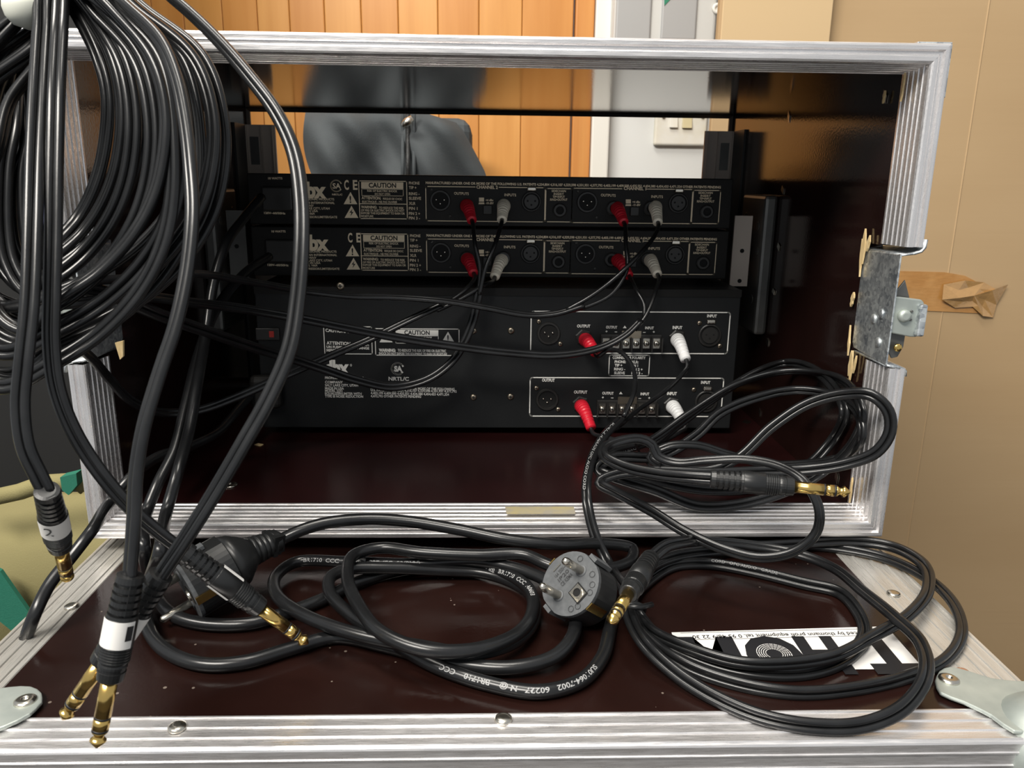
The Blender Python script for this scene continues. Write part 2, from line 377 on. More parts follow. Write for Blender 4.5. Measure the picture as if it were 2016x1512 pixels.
bevel(boxo('bag_body', (xa+.01, .735, -.75), (xb-.01, .87, zt), coatm, bg), .02, 3)
zz = [aty(803, 222+k*22, .688+.01*math.sin(k)) for k in range(14)]; tube(mb := MB(), zz, .0035, 8); mb.build('zip', zipm, bg)
for dx in (-10, 12):
    zz = [aty(803+dx, 222+k*22, .692+.01*math.sin(k)) for k in range(14)]; tube(mb := MB(), zz, .003, 6); mb.build('zip_flap', coatm, bg)
q = aty(812, 232, .67); q2 = aty(792, 248, .67); tube(mb := MB(), [q, q.lerp(q2, .5), q2], [.004, .006, .0045], 8); mb.build('zip_puller', nickel, bg)
# khaki bag bottom left
kb = thing('canvas_bag', 'khaki canvas bag with green straps, bottom left beside the lower case', 'bag', (-.5, .2, -.75))
zt = aty(70, 972, .13).z; mb = MB(); NX, NZ = 24, 20; g = []
for j in range(NZ+1):
    for i in range(NX+1):
        s_ = i/NX; t_ = j/NZ; x = -.86+(.86-.30)*s_; zz_ = zt-.012+.006*math.sin(s_*5)-t_*.5
        g.append(Vector((x, .13+.05*(1-min(1, t_*5))**2-.012*math.sin(s_*9+t_*6)-.01*math.sin(t_*13), zz_)))
mb.add(g, [(j*(NX+1)+i, (j+1)*(NX+1)+i, (j+1)*(NX+1)+i+1, j*(NX+1)+i+1) for j in range(NZ) for i in range(NX)], True)
mb.build('canvas_front', khaki, kb); bevel(boxo('canvas_body', (-.86, .155, -.75), (-.30, .20, zt-.02), khaki, kb), .03, 4)
hm = [aty(px, py, .115) for px, py in ((-60, 990), (40, 968), (90, 950), (150, 946), (170, 960))]; tube(mb := MB(), hm, .007, 8); mb.build('hem', khaki, kb)
sp = [aty(*p, .095) for p in ((-30, 1110), (0, 1125), (70, 1225), (55, 1268), (-30, 1200))]; MB().prism(sp, (0, .004, 0)).build('webbing_strap', greenw, kb)
sp = [aty(*p, .1) for p in ((118, 940), (150, 932), (152, 955), (135, 975), (122, 965))]; MB().prism(sp, (0, .01, 0)).build('webbing_loop', greenw, kb)
# cloths at left in the dark
mb = MB(); g = []
for j in range(9):
    for i in range(9):
        g.append(aty(-60+18*i, 300+20*j, .42+.02*math.sin(i*1.3+j)-.01*math.sin(j*2.)))
mb.add(g, [(j*9+i, (j+1)*9+i, (j+1)*9+i+1, j*9+i+1) for j in range(8) for i in range(8)], True)
o = mb.build('cloth', navy); md = o.modifiers.new('s', 'SOLIDIFY'); md.thickness = .004
tag(o, 'dark blue cloth hanging at the left edge behind the cable coil', 'cloth')
gpts = [aty(px, py, .41) for px, py in ((-60, 440), (-10, 462), (25, 478), (60, 492))]; tube(mb := MB(), catmull(gpts, .01), .014, 10)
tag(mb.build('sleeve', lime), 'lime green rolled fabric just below the blue cloth, left edge', 'fabric')

# ================================================================== LOWER FLIGHT CASE
LC = thing('lower_flight_case', 'brown flight case at the bottom with scratched lid, under the open rack case', 'flight case', (0, .05, -.75))
XL, XR, YF, YB, ZB = -.274, .277, -.191, .435, -.75
boxo('lid_panel', (XL+.004, YF+.004, LID-.009), (XR-.004, YB, LID-.0004), plylid, LC)
boxo('front_panel', (XL+.004, YF+.003, ZB), (XR-.004, YF+.012, LID-.01), plylid, LC)
boxo('side_panel', (XL+.002, YF+.013, ZB), (XL+.011, YB, LID-.01), plylid, LC)
boxo('side_panel', (XR-.011, YF+.013, ZB), (XR-.002, YB, LID-.01), plylid, LC)
boxo('back_panel', (XL+.012, YB-.009, ZB), (XR-.012, YB, LID-.01), plylid, LC)
def edge_profile(w, drop, ribs_top, ribs_front):
    """section of an L edge: list of (u across, v height); outer corner at (0,0)"""
    P = [(0, -drop)]
    for r_ in sorted(ribs_front, reverse=True): P += [(0, -r_-.0008), (-.0006, -r_-.0004), (-.0006, -r_+.0004), (0, -r_+.0008)]
    P += [(0, -.0012), (.0004, -.0003), (.0012, .0003)]
    for r_ in ribs_top: P += [(r_-.0009, .0001), (r_-.0004, .0008), (r_+.0004, .0008), (r_+.0009, .0001)]
    P += [(w-.0006, .0001), (w, -.0006)]
    return P
def sweep_section(name, P, A, B, uvec, material, parent, close=(0, 0)):
    """extrude section P between A and B; uvec = inward direction; close = extra mitre per unit u at each end"""
    d = (B-A).normalized(); mb = MB(); vs = []
    for (E, sgn, mi) in ((A, 1, close[0]), (B, -1, close[1])):
        for (u, v_) in P: vs.append(E+uvec*u+Vector((0, 0, v_))+d*sgn*mi*u)
    n = len(P); mb.add(vs, [(i, i+1, n+i+1, n+i) for i in range(n-1)])
    o = mb.build(name, material, parent); md = o.modifiers.new('s', 'SOLIDIFY'); md.thickness = .0012; md.offset = 1; return o
V = Vector
sweep_section('edge_profile', edge_profile(.0245, .03, [.0022, .0085, .0155, .0225], [.006, .013, .02, .027]), V((XL, YF, LID)), V((XR, YF, LID)), V((0, 1, 0)), alux, LC, (1, 1))
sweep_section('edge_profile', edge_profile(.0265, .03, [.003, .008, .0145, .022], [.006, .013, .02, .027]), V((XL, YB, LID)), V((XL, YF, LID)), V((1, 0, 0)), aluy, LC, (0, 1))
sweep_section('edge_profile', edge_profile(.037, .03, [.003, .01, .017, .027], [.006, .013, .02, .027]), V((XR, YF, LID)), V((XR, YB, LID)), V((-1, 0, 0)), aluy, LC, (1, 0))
def rivet(p, ax, parent, r=.0042, h=.0016, material=nickel, hole=False):
    pr = [(0, r), (h*.5, r*.96), (h*.85, r*.7), (h, r*.35)]
    if hole: pr += [(h*.9, r*.28), (h*.2, r*.25)]
    return MB().lathe(p, ax, pr, 20).build('rivet', material, parent)
for p in ((991, 1417), (349, 1433), (1455, 1400)): rivet(lid(*p, .0004), (0, 0, 1), LC, .0044, .002)
for p in ((141, 1194), (1759, 1169)): rivet(lid(*p, .0004), (0, 0, 1), LC, .0042, .0015)
for p in ((1895, 1322),): rivet(lid(*p, .0004), (0, 0, 1), LC, .0035, .0006, mat('rust', (.3, .14, .07), .8))
for p in ((1377, 1352),): rivet(lid(*p, -.0003), (0, 0, 1), LC, .0022, .0006)
def corner(outl, ball, rad, riv, nm='corner_bracket'):
    pts = catmull([lid(*p, .0012) for p in outl]+[lid(*outl[0], .0012)], .004)[:-1]
    o = MB().prism(pts, (0, 0, .002)).build(nm, zincs, LC); bevel(o, .0008, 2)
    rivet(lid(*riv, .003), (0, 0, 1), o, .0052, .002, nickel, True)
    c_ = V(ball); mb = MB()
    pr = [(-rad*math.cos(k*math.pi/14), rad*math.sin(k*math.pi/14)+1e-5) for k in range(15)]
    mb.lathe(c_, (0, 0, 1), pr, 28); mb.build('ball_corner', zincs, o)
    return o
corner([(1840, 1345), (1848, 1327), (1870, 1318), (1905, 1326), (1950, 1340), (2000, 1346), (2060, 1350), (2080, 1400), (2040, 1440), (1995, 1446), (1950, 1415), (1895, 1388), (1850, 1370)], (XR-.010, YF+.012, LID-.014), .0265, (1868, 1339))
corner([(84, 1388), (83, 1370), (62, 1357), (20, 1358), (-40, 1368), (-100, 1380), (-90, 1470), (-30, 1450), (10, 1437), (60, 1412)], (XL+.010, YF+.012, LID-.014), .0265, (50, 1381))
# sticker
st = thing('sticker', 'white maker sticker with upside-down black lettering on the lower lid', 'sticker', (.15, -.09, LID))
A = lid(1322, 1245, .0002); B = lid(1745, 1233, .0002); Cc = lid(1800, 1311, .0002); D = lid(1303, 1332, .0002); Cc = A.lerp(A, 0)+(B-A)+(D-A)
D = V((A.x-.001, Cc.y, A.z)); Cc = V((B.x, Cc.y, A.z))
MB().add([A, B, Cc, D], [(3, 2, 1, 0)]).build('paper', labelw, st)
z1 = LID+.00035
ex = V((-1, 0, 0)); ey = V((0, -1, 0))      # print is upside down as seen from the front
def on(px, py): return atz(px, py, z1)
mb = MB()
a0 = on(1722, 1243); a1 = on(1362, 1251); text_at(mb, 'produced by thomann profi equipment tel. 0 95 46/9 22 30', V((a0.x, a0.y, z1)), V((a1.x-a0.x, (a1.y-a0.y), 0)), ey*.0033, .01)
for (p, q) in (((1340, 1246), (1735, 1237)), ((1340, 1260), (1747, 1250))):
    P_, Q_ = on(*p), on(*q); strip(mb, [P_, Q_], .0003, V((0, 0, 1)), False)
lx = on(1752, 1237); lx2 = on(1800, 1308); strip(mb, [lx, V((lx.x, Cc.y+.002, z1))], .0006, V((0, 0, 1)), False)
yb = on(1520, 1258).y; yt = on(1700, 1322).y; hcap = yb-yt
for (ch, pa, pb) in (('T', 1782, 1688), ('H', 1652, 1572), ('O', 1572, 1462), ('M', 1452, 1340)):
    xa = on(pa, 1275).x; xb = on(pb, 1275).x; text_at(mb, ch, V((xa, yb, z1)), V((xb-xa, 0, 0)), ey*hcap, .06)
mb.build('printed_lettering', ink, st)
c_ = V(((on(1572, 1275).x+on(1462, 1275).x)/2, (yb+yt)/2+.001, z1+.0001))
mb = MB(); filled(mb, [c_+V((math.cos(q*.2618)*.0112, math.sin(q*.2618)*.0105, 0)) for q in range(24)]); mb.build('emblem_disc', ink, st)
c_ = c_+V((0, 0, .0001)); mb = MB()
for k in range(5):
    rr = .0046+.0012*k; strip(mb, [c_+V((math.cos(q*.2618)*rr, math.sin(q*.2618)*rr, 0)) for q in range(24)], .0004, V((0, 0, 1)))
mb.build('ring_emblem', labelw, st)

# ================================================================== UPPER FLIGHT CASE (open rack)
UC = thing('rack_flight_case', 'open black-brown rack flight case with aluminium rims, on the lower case', 'flight case', (0, .2, 0))
HW, HT, DP = .2714, .3190, .39; TW = .0134
IX = HW-TW; ZI0, ZI1 = TW-.003, HT-TW
ZC0, ZC1 = .1215, .1985      # latch cut-outs
def wallpiece(x0, x1):
    mb = MB(); s = 1 if x0 > 0 else -1
    boxo('side_panel', (x0, .05, ZI0), (x1, DP, ZI1), plyin, UC)
    boxo('side_panel', (x0, .0268, ZC1), (x1, .05, ZI1), plyin, UC); boxo('side_panel', (x0, .0268, ZI0), (x1, .05, ZC0), plyin, UC)
wallpiece(IX, HW-.001); wallpiece(-HW+.001, -IX)
boxo('top_panel', (-HW+.001, .0268, ZI1), (HW-.001, DP, HT-.001), plyin, UC)
boxo('bottom_panel', (-HW+.001, .0268, .001), (HW-.001, DP, ZI0), plyfl, UC)
RP = [(0, .032), (0, .0012), (.0006, .0003), (.0014, 0), (.0030, 0), (.0038, .0016), (.0060, .0018), (.0066, .0006), (.0072, .0002), (.0095, .0002), (.0104, .0006), (.0109, .0016), (.0111, .0060), (.0117, .0064), (.0116, .0108), (.0122, .0112), (.0121, .0158), (.0127, .0162), (.0126, .0208), (.0131, .0212), (.0131, .0250), (.0137, .0256), (.0135, .0275)]
def rim(corner_a, corner_b, inn, along, mitre=(1, 1), material=aluz, nm='rim_profile', P=RP, flip=False):
    A = V(corner_a); B = V(corner_b); mb = MB(); vs = []
    for (E, sg, mi) in ((A, 1, mitre[0]), (B, -1, mitre[1])):
        for (u, y) in P: vs.append(V((E.x, (DP-y if flip else y), E.z))+V(inn)*u+V(along)*(sg*mi*u))
    n = len(P); mb.add(vs, [(i, i+1, n+i+1, n+i) for i in range(n-1)])
    o = mb.build(nm, material, UC); md = o.modifiers.new('s', 'SOLIDIFY'); md.thickness = .0009; md.offset = 0; return o
rim((-HW, 0, HT), (HW, 0, HT), (0, 0, -1), (1, 0, 0), material=alux)
rim((-HW, 0, 0), (HW, 0, 0), (0, 0, 1), (1, 0, 0), material=alux)
for sx in (1, -1):
    rim((sx*HW, 0, HT), (sx*HW, 0, ZC1+.001), (-sx, 0, 0), (0, 0, -1), (1, 0))
    rim((sx*HW, 0, ZC0-.001), (sx*HW, 0, 0), (-sx, 0, 0), (0, 0, -1), (0, 1))
RQ = [(0, .03), (0, .0005), (.0105, 0), (.0165, 0), (.0165, .003), (.0134, .005)]
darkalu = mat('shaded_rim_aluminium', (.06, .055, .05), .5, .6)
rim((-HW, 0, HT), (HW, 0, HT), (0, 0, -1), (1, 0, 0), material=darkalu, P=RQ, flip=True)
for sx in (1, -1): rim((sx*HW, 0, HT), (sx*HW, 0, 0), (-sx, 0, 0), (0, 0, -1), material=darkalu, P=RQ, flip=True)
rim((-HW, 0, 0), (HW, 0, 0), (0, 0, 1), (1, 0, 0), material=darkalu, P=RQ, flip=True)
# yellowish tape rest on bottom rim
p = [aty(*q, .003) for q in ((995, 1010), (1132, 1009), (1135, 1021), (998, 1022))]
zt_ = ZI0+.0007
tpz = [V((atz(q[0], q[1], .0135).x, yy, .0142)) for q, yy in zip(((995, 1010), (1132, 1009), (1135, 1021), (998, 1022)), (.0195, .0195, .0075, .0075))]
MB().prism(tpz, (0, 0, .0002)).build('tape_residue', yellowtape, UC)
# outer corner caps, feet
for sx in (1, -1):
    boxo('corner_cap', (min(sx*(HW+.0012), sx*(HW-.02)), -.0004+.002, HT+.0002), (max(sx*(HW+.0012), sx*(HW-.02)), .035, HT+.0014), zinc, UC, .0004)
    boxo('corner_cap', (min(sx*(HW+.0002), sx*(HW+.0014)), .0016, HT-.03), (max(sx*(HW+.0002), sx*(HW+.0014)), .035, HT+.0002), zinc, UC, .0004)
    for yy in (.05, .34): MB().lathe((sx*.235, yy, 0), (0, 0, -1), [(0, .014), (.008, .015), (.0122, .013)], 20).build('rubber_foot', darkplastic, UC)
# latch plates
def latch(sx):
    Lp = []
    X = lambda x: sx*x
    pl = [(.2572, .050, .190), (.2572, .046, .1935), (.2572, .004, .1945), (.2572, -.0005, .1955), (.2572, -.0005, .1225), (.2572, .047, .1245), (.2572, .050, .128)]
    o = MB().prism([(X(a_), b_, c_) for a_, b_, c_ in pl], (X(.0012), 0, 0)).build('latch_plate', zinc, UC); bevel(o, .0004)
    # curved lips above and below
    for zz, dz in ((.1945, .0045), (.1230, -.0035)):
        q = [V((X(.2575), .0012, zz)), V((X(.262), .0006, zz+dz*.2)), V((X(.267), .0003, zz+dz*.35)), V((X(.2705), .0, zz+dz*.6)), V((X(.2722), -.0002, zz+dz*1.1)), V((X(.2726), -.0002, zz+dz*2.2))]
        mb = MB(); n = len(q); mb.add(q+[p_+V((0, .045, 0)) for p_ in q], [(i, i+1, n+i+1, n+i) for i in range(n-1)], True)
        l = mb.build('latch_lip', zinc, o); md = l.modifiers.new('s', 'SOLIDIFY'); md.thickness = .0013
    for (yy, zz) in ((.0135, .1545), (.023, .1495), (.013, .1355)):
        MB().lathe((X(.2573), yy, zz), (-sx, 0, 0), [(0, .0034), (.0008, .0033), (.0014, .002), (.0016, .0006)], 16).build('rivet', zinc, o)
    # butterfly latch body outside the wall
    lo_ = V((X(.266), 0, .1555))
    bp = MB().prism([(X(.2605), .006, .170), (X(.2605), .006, .132), (X(.264), .006, .126), (X(.268), .006, .127), (X(.271), .006, .134), (X(.2715), .006, .164), (X(.266), .006, .178)], (0, .0016, 0)).build('latch_base', darkzinc, o); bevel(bp, .0004)
    hs = MB().prism([(X(.2585), .001, .168), (X(.276), .001, .166), (X(.278), .001, .164), (X(.2765), .001, .1415), (X(.272), .001, .1415), (X(.2585), .001, .144)], (0, .003, 0)).build('latch_dish', zincs, o); bevel(hs, .0008)
    boxo('latch_hook', (min(X(.2735), X(.2785)), -.0035, .1425), (max(X(.2735), X(.2785)), .004, .1635), zinc, o, .0012)
    MB().lathe((X(.2655), .001, .1555), (0, -1, 0), [(0, .0042), (.0015, .0042), (.003, .0036), (.0034, .002)], 20).build('rivet', zincs, o)
    for zz in (.153, .1585): MB().lathe((X(.2702), .001, zz), (0, -1, 0), [(0, .0009), (.001, .0008)], 8).build('dimple', darkzinc, o)
    MB().lathe((X(.2655), .003, .134), (0, -1, 0), [(0, .0028), (.001, .0026), (.0014, .001)], 14).build('rivet', gold, o)
    return o
latch(1); lp = latch(-1)
# ring of the left latch seen beside the cables
MB().lathe(dep(37, 522, .435), V((.1, -1, .1)), [(0, .0052), (.003, .0052), (.003, .0018), (0, .0018)], 24, cap=False, smooth=False).build('latch_ring', zincs, UC)
# splinters
random.seed(5)
def splinter(p, q, w=5, dx=.256, sx=1, lift=.0012):
    (x0, y0), (x1, y1) = p, q; P_ = []; N_ = 5; L_ = []; R_ = []
    for i in range(N_+1):
        t_ = i/N_; x = x0+(x1-x0)*t_; y = y0+(y1-y0)*t_; ww = w*.62*(1-abs(2*t_-1)**2)*(.5+.9*random.random())+.3
        L_.append((x-ww/2, y)); R_.append((x+ww/2, y))
    pts = [atx(a_, b_, sx*dx) for a_, b_ in L_+R_[::-1]]
    MB().prism(pts, (-sx*lift, 0, 0)).build('wood_splinter', chip, UC)
for a_ in (((1706, 450), (1699, 520), 7), ((1715, 463), (1708, 495), 6), ((1700, 470), (1694, 545), 5), ((1683, 575), (1677, 604), 8), ((1676, 640), (1671, 700), 4), ((1679, 690), (1672, 740), 5), ((1681, 690), (1674, 752), 4), ((1688, 700), (1681, 735), 6),
           ((1784, 143), (1775, 200), 5), ((1745, 178), (1740, 204), 4), ((1680, 940), (1674, 990), 4)): splinter(*a_)
def speck(px, py, w, h, material=chip, z=None):
    P_ = [(px-w, py), (px-w*.2, py-h), (px+w, py-h*.2), (px+w*.3, py+h)]
    if z is None: pts = [atx(a_, b_, IX-.0004) for a_, b_ in P_]; MB().prism(pts, (-.0004, 0, 0)).build('screw_point', nickel, UC)
    else: pts = [atz(a_, b_, z) for a_, b_ in P_]; MB().prism(pts, (0, 0, .0004)).build('chip', material, UC)
for a_ in ((1647, 940, 3, 14), (1742, 190, 4, 14), (1541, 374, 3, 9), (1511, 674, 3, 9), (1523, 574, 3, 7), (1533, 486, 3, 9), (1496, 812, 2, 9), (1553, 230, 2, 12)): speck(*a_)
speck(1470, 831, 10, 4, nickel, ZI0+.0002); speck(510, 876, 9, 3, chip, ZI0+.0002); speck(1650, 995, 16, 5, chip, ZI0+.0002)
q = atz(452, 955, ZI0+.0002); rivet(q, (0, 0, 1), UC, .006, .0012, nickel, True)
for (u_, v_) in (((232, 675), (238, 708)), ((90, 690), (78, 716)), ((22, 742), (8, 758))):
    pts = [dep(u_[0]-6, u_[1], .48), dep(u_[0]+10, u_[1]-4, .48), dep(v_[0]+4, v_[1]-6, .48), dep(v_[0]-2, v_[1], .48)]; MB().prism(pts, (0, .002, 0)).build('wood_splinter', chip, UC)
# front rack rails (far end) and rear support brackets
a = aty(1385, 258, .375); c = aty(1446, 400, .375)
for sx in (1, -1):
    x1 = IX-.0002 if sx > 0 else -IX+.0002; xi = sx*.2255
    mb = MB().box((min(x1, xi), .372, .018), (max(x1, xi), .375, a.z)); r_ = mb.build('rack_rail', railm, UC)
    for xx, ww in ((.2275, .0012), (.239, .001), (.2545, .0018)): boxo('rail_rib', (min(sx*xx, sx*(xx+ww)), .3695, .018), (max(sx*xx, sx*(xx+ww)), .372, a.z-.0006), railm, r_)
    boxo('cage_nut_slot', (min(sx*.243, sx*.252), .3712, a.z-.04), (max(sx*.243, sx*.252), .3719, a.z-.012), darkzinc, r_)
    boxo('rail_flange', (min(sx*.2555, x1), .335, .018), (max(sx*.2555, x1), .3718, a.z), darkplastic, UC)
mb = MB(); bx0 = IX-.0002
for sx in (1, -1):
    br = boxo('support_bracket', (min(sx*(IX-.012), sx*bx0), .226, .098), (max(sx*(IX-.012), sx*bx0), .292, .2255), darkzinc, UC, .003)
    for (yy, zz) in ((.276, .205), (.240, .198), (.276, .170), (.236, .175), (.240, .13)):
        MB().lathe((sx*(IX-.0121), yy, zz), (-sx, 0, 0), [(0, .004), (.0004, .0038), (.0004, .0026), (.0001, .0024)], 14).build('slot_ring', darkzinc, br)
    boxo('rear_rail', (min(sx*.224, sx*.2405), .24, .142), (max(sx*.224, sx*.2405), .2425, .207), railm if sx > 0 else darkzinc, UC)
    for zz in (.147, .175): MB().lathe((sx*.233, .24, zz), (0, -1, 0), [(0, .002), (.0005, .002)], 10).build('rail_hole', holem, UC)

# ================================================================== EQUIPMENT
def xlr_male(parent, cx, cz, y, R, mt=darkplastic):
    s_ = MB().lathe((cx, y, cz), (0, -1, 0), [(0, R), (.0012, R), (.0018, R*.95), (.0018, R*.8), (.0006, R*.78), (.0004, R*.76)], 28, cap=False, smooth=False).build('output_socket', mt, parent)
    MB().lathe((cx, y-.0003, cz), (0, -1, 0), [(0, R*.78), (.0002, R*.78)], 28).build('socket_recess', holem, s_)
    for (dx, dz) in ((-.0035, .0008), (.0035, .0006), (0, -.0026)):
        MB().lathe((cx+dx, y-.0005, cz+dz), (0, -1, 0), [(0, .0009), (.0012, .0009), (.0017, .0004)], 10).build('contact_pin', nickel, s_)
    return s_
def xlr_female(parent, cx, cz, y, R, tab=True, mt=darkplastic):
    s_ = MB().lathe((cx, y, cz), (0, -1, 0), [(0, R), (.0014, R), (.0018, R*.93), (.0018, R*.86), (.0004, R*.84)], 28, cap=False, smooth=False).build('input_socket', mt, parent)
    MB().lathe((cx, y-.0002, cz), (0, -1, 0), [(0, R*.84), (.0002, R*.84)], 28).build('socket_recess', holem, s_)
    MB().lathe((cx, y-.0004, cz), (0, -1, 0), [(0, R*.7), (.001, R*.7)], 28).build('socket_insert', mt, s_)
    for (dx, dz) in ((-.0033, .0006), (.0033, .0006), (0, -.0028)):
        MB().lathe((cx+dx, y-.0014, cz+dz), (0, -1, 0), [(0, .0009), (.0001, .0009)], 10).build('contact_hole', holem, s_)
    if tab: bevel(boxo('release_tab', (cx-.004, y-.0035, cz+R+.0003), (cx+.004, y-.0004, cz+R+.0042), nickel, s_), .0012, 3)
    return s_
def jack(parent, cx, cz, y, R=.0046, nut=False):
    j = MB().lathe((cx, y, cz), (0, -1, 0), [(0, R), (.0015, R), (.0022, R*.85), (.0022, R*.58), (.0005, R*.55)], 6 if nut else 24, cap=False, smooth=False).build('jack_socket', darkplastic, parent)
    MB().lathe((cx, y-.0002, cz), (0, -1, 0), [(0, R*.6), (.0002, R*.6)], 16).build('jack_hole', holem, j); return j
def screw(parent, p, r=.003, y=None, mt=screwm):
    s_ = MB().lathe(p, (0, -1, 0), [(0, r), (.0006, r), (.0012, r*.6), (.0013, r*.2)], 14).build('screw', mt, parent)
    mb = MB(); q = V(p); mb.box((q.x-r*.5, q.y-.00135, q.z-r*.12), (q.x+r*.5, q.y-.0012, q.z+r*.12)); mb.box((q.x-r*.12, q.y-.00136, q.z-r*.5), (q.x+r*.12, q.y-.0012, q.z+r*.5)); mb.build('screw_slot', holem, s_)
def tri(mb, px, py, w, h, y, dz): # apex px,py
    filled(mb, [aty(px, py, y)+V((0, 0, dz)), aty(px-w/2, py+h, y)+V((0, 0, dz)), aty(px+w/2, py+h, y)+V((0, 0, dz))])
def compressor(label, dz, csa):
    D = .22; yp = D-.0006
    U = thing('compressor_unit', label, 'audio unit', (0, D, .197+dz), 'rack compressor units')
    z0, z1_ = .1965+dz, .2398+dz
    bevel(boxo('chassis', (-.2135, D, z0), (.2135, .372, z1_), blackm, U), .0008)
    boxo('front_plate', (-.2405, .376, z0), (.2405, .380, z1_), blackm, U)
    mb = MB(); d = V((0, 0, dz)); T = lambda s_, x0, y0, x1, y1, cap, bold=.02: ptxt(mb, s_, x0, y0, x1, y1, cap, yp, dz, bold)
    T('dbx', 585, 388, 643, 389, 29, .05 )
    for i, (s_, x1) in enumerate((('PROFESSIONAL PRODUCTS', 658), ('HARMAN INTERNATIONAL', 659), ('COMPANY', 618), ('SALT LAKE CITY, UTAH', 649), ('MADE IN USA', 626), ('MODEL 166A', 620), ('COMPRESSOR/LIMITER/GATE', 664))):
        yb_ = [394, 401, 406.5, 412, 417, 422, 429][i]; T(s_, 586, yb_, x1, yb_+.5, 4.2, .018)
    if csa:
        c_ = aty(662, 366, yp)+d
        for R_ in (.0048,): strip(mb, [c_+V((math.cos(q*.3+.5)*R_, 0, math.sin(q*.3+.5)*R_)) for q in range(18)], .001, V((0, -1, 0)), False)
        T('SA', 655, 371, 671, 371, 10, .025); T('NRTL/C', 654, 384.5, 674, 385, 3.4, .025)
    xo_ = 0 if csa else 3
    T('C', 678+xo_, 373, 687+xo_, 373, 18, .03); T('E', 695+xo_, 373, 704+xo_, 373, 18, .03)
    tri(mb, 690, 378, 27, 24, yp, dz); tri(mb, 692, 405, 27, 24, yp, dz)
    P_ = rrect(706, 356, 802, 431, yp, dz, .0004); strip(mb, P_, .0007)
    filled(mb, [aty(px, py, yp)+d for px, py in ((711, 358), (711, 371), (794, 372), (794, 359))])
    P_ = rrect(712, 372, 794, 386, yp, dz, .0002); strip(mb, P_, .0004); strip(mb, [aty(707, 401, yp)+d, aty(801, 402, yp)+d], .0006, closed=False)
    T('RISK OF ELECTRIC SHOCK', 723, 377.5, 782, 378.5, 4, .018); T('DO NOT OPEN', 738, 383.5, 768, 384, 3.6, .018)
    T('ATTENTION:', 712, 392, 750, 393, 5.5, .025); T('RISQUE DE CHOC', 754, 393, 792, 394, 4, .018); T('ELECTRIQUE - NE PAS OUVRIR', 713, 399, 782, 400, 4, .018)
    T('WARNING:', 711, 410, 742, 410.5, 5.2, .025); T('TO REDUCE THE RISK', 746, 411, 795, 412, 4.2, .018)
    T('OF FIRE OR ELECTRIC SHOCK DO NOT', 711, 416, 796, 417, 4, .018); T('EXPOSE THIS EQUIPMENT TO RAIN OR', 711, 421.5, 797, 422.5, 4, .018); T('MOISTURE', 711, 427.5, 735, 427.8, 4, .018)
    for s_, yb_, x1 in (('PHONE', 363, 826), ('TIP +', 372, 820), ('RING -', 384, 826), ('SLEEVE', 393, 829), ('XLR', 403, 818), ('PIN 1', 413, 822), ('PIN 2 +', 423, 827), ('PIN 3 -', 432, 827)): T(s_, 805, yb_, x1, yb_+.3, 5.5, .018)
    T('10 WATTS', 528, 353, 556, 353, 4, .03); T('120V~60/50Hz', 520, 421, 562, 422, 4, .03)
    T('MANUFACTURED UNDER ONE OR MORE OF THE FOLLOWING U.S. PATENTS 4,234,804 4,316,107 4,329,598 4,331,931 4,377,792 4,403,199 4,409,500 4,425,551 4,434,380 4,454,433 4,471,324 OTHER PATENTS PENDING', 838, 362, 1419, 371, 4.6, .035)
    for (x0, ch) in ((0, '2'), (289, '1')):
        a_ = x0; sl = 3.5 if ch == '1' else 0; e = 2.5
        P_ = rrect(838+a_, 367+sl, 1072+a_, 437+sl, yp, dz, .0012); 
        # frame broken for the channel name
        strip(mb, P_, .0007); P2 = rrect(1075+a_, 371+sl, 1125+a_, 437+sl, yp, dz, .0012); strip(mb, P2, .0007)
        T('OUTPUTS', 894+a_, 383+sl, 923+a_, 384+sl, 5, .018); T('INPUTS', 993+a_, 386+sl, 1016+a_, 386.5+sl, 5, .018)
        for s_, yb_, w_ in (('SIDECHAIN', 378, 14), ('INSERT', 384, 10), ('TIP=INPUT', 389.5, 12), ('RING=OUTPUT', 395, 17)): T(s_, 1100+a_-w_, yb_+sl, 1100+a_+w_, yb_+sl+.3, 4.2, .018)
        filled(mb, [aty(px+a_, py+sl, yp)+d for px, py in ((943, 397), (943, 389), (953, 389), (953, 397))]); filled(mb, [aty(px+a_, py+sl, yp)+d for px, py in ((942, 402), (943, 398.5), (953, 398.5), (954, 402))])
        T('+4 dBu', 956+a_, 396+sl, 971+a_, 396+sl, 4, .03); T('-10 dBV', 956+a_, 402+sl, 972+a_, 402+sl, 4, .03)
    mb.build('printed_lettering', printc, U)
    mb = MB(); yk = yp-.0002
    for x0, sl in ((0, 0), (289, 3.5)): mb = MB(); filled(mb, [aty(px+x0, py+sl, yk)+d for px, py in ((936, 364.5), (936, 371), (982, 371), (982, 364.5))]); mb.build('frame_gap', blackm, U)
    mb = MB()
    ptxt(mb, 'CAUTION', 726, 369, 780, 369.6, 9, yk, dz, .03)
    mb.build('caution_lettering', blackm, U); mb = MB(); ptxt(mb, '!', 688.5, 399, 691.5, 399, 13, yk, dz, .03); mb.build('exclamation_mark', blackm, U); mb = MB()
    bz = [(694, 411), (688, 419), (692, 418.5), (690, 426), (696, 417), (692, 417.5)]; filled(mb, [aty(px, py, yk)+d for px, py in bz])
    mb.build('lightning_mark', blackm, U)
    mb = MB(); yk -= .0002; ptxt(mb, 'CHANNEL 2', 938, 371, 980, 372, 6, yk, dz, .03); ptxt(mb, 'CHANNEL 1', 1228, 373.5, 1272, 374.5, 6, yk, dz, .03); mb.build('channel_name', printc, U)
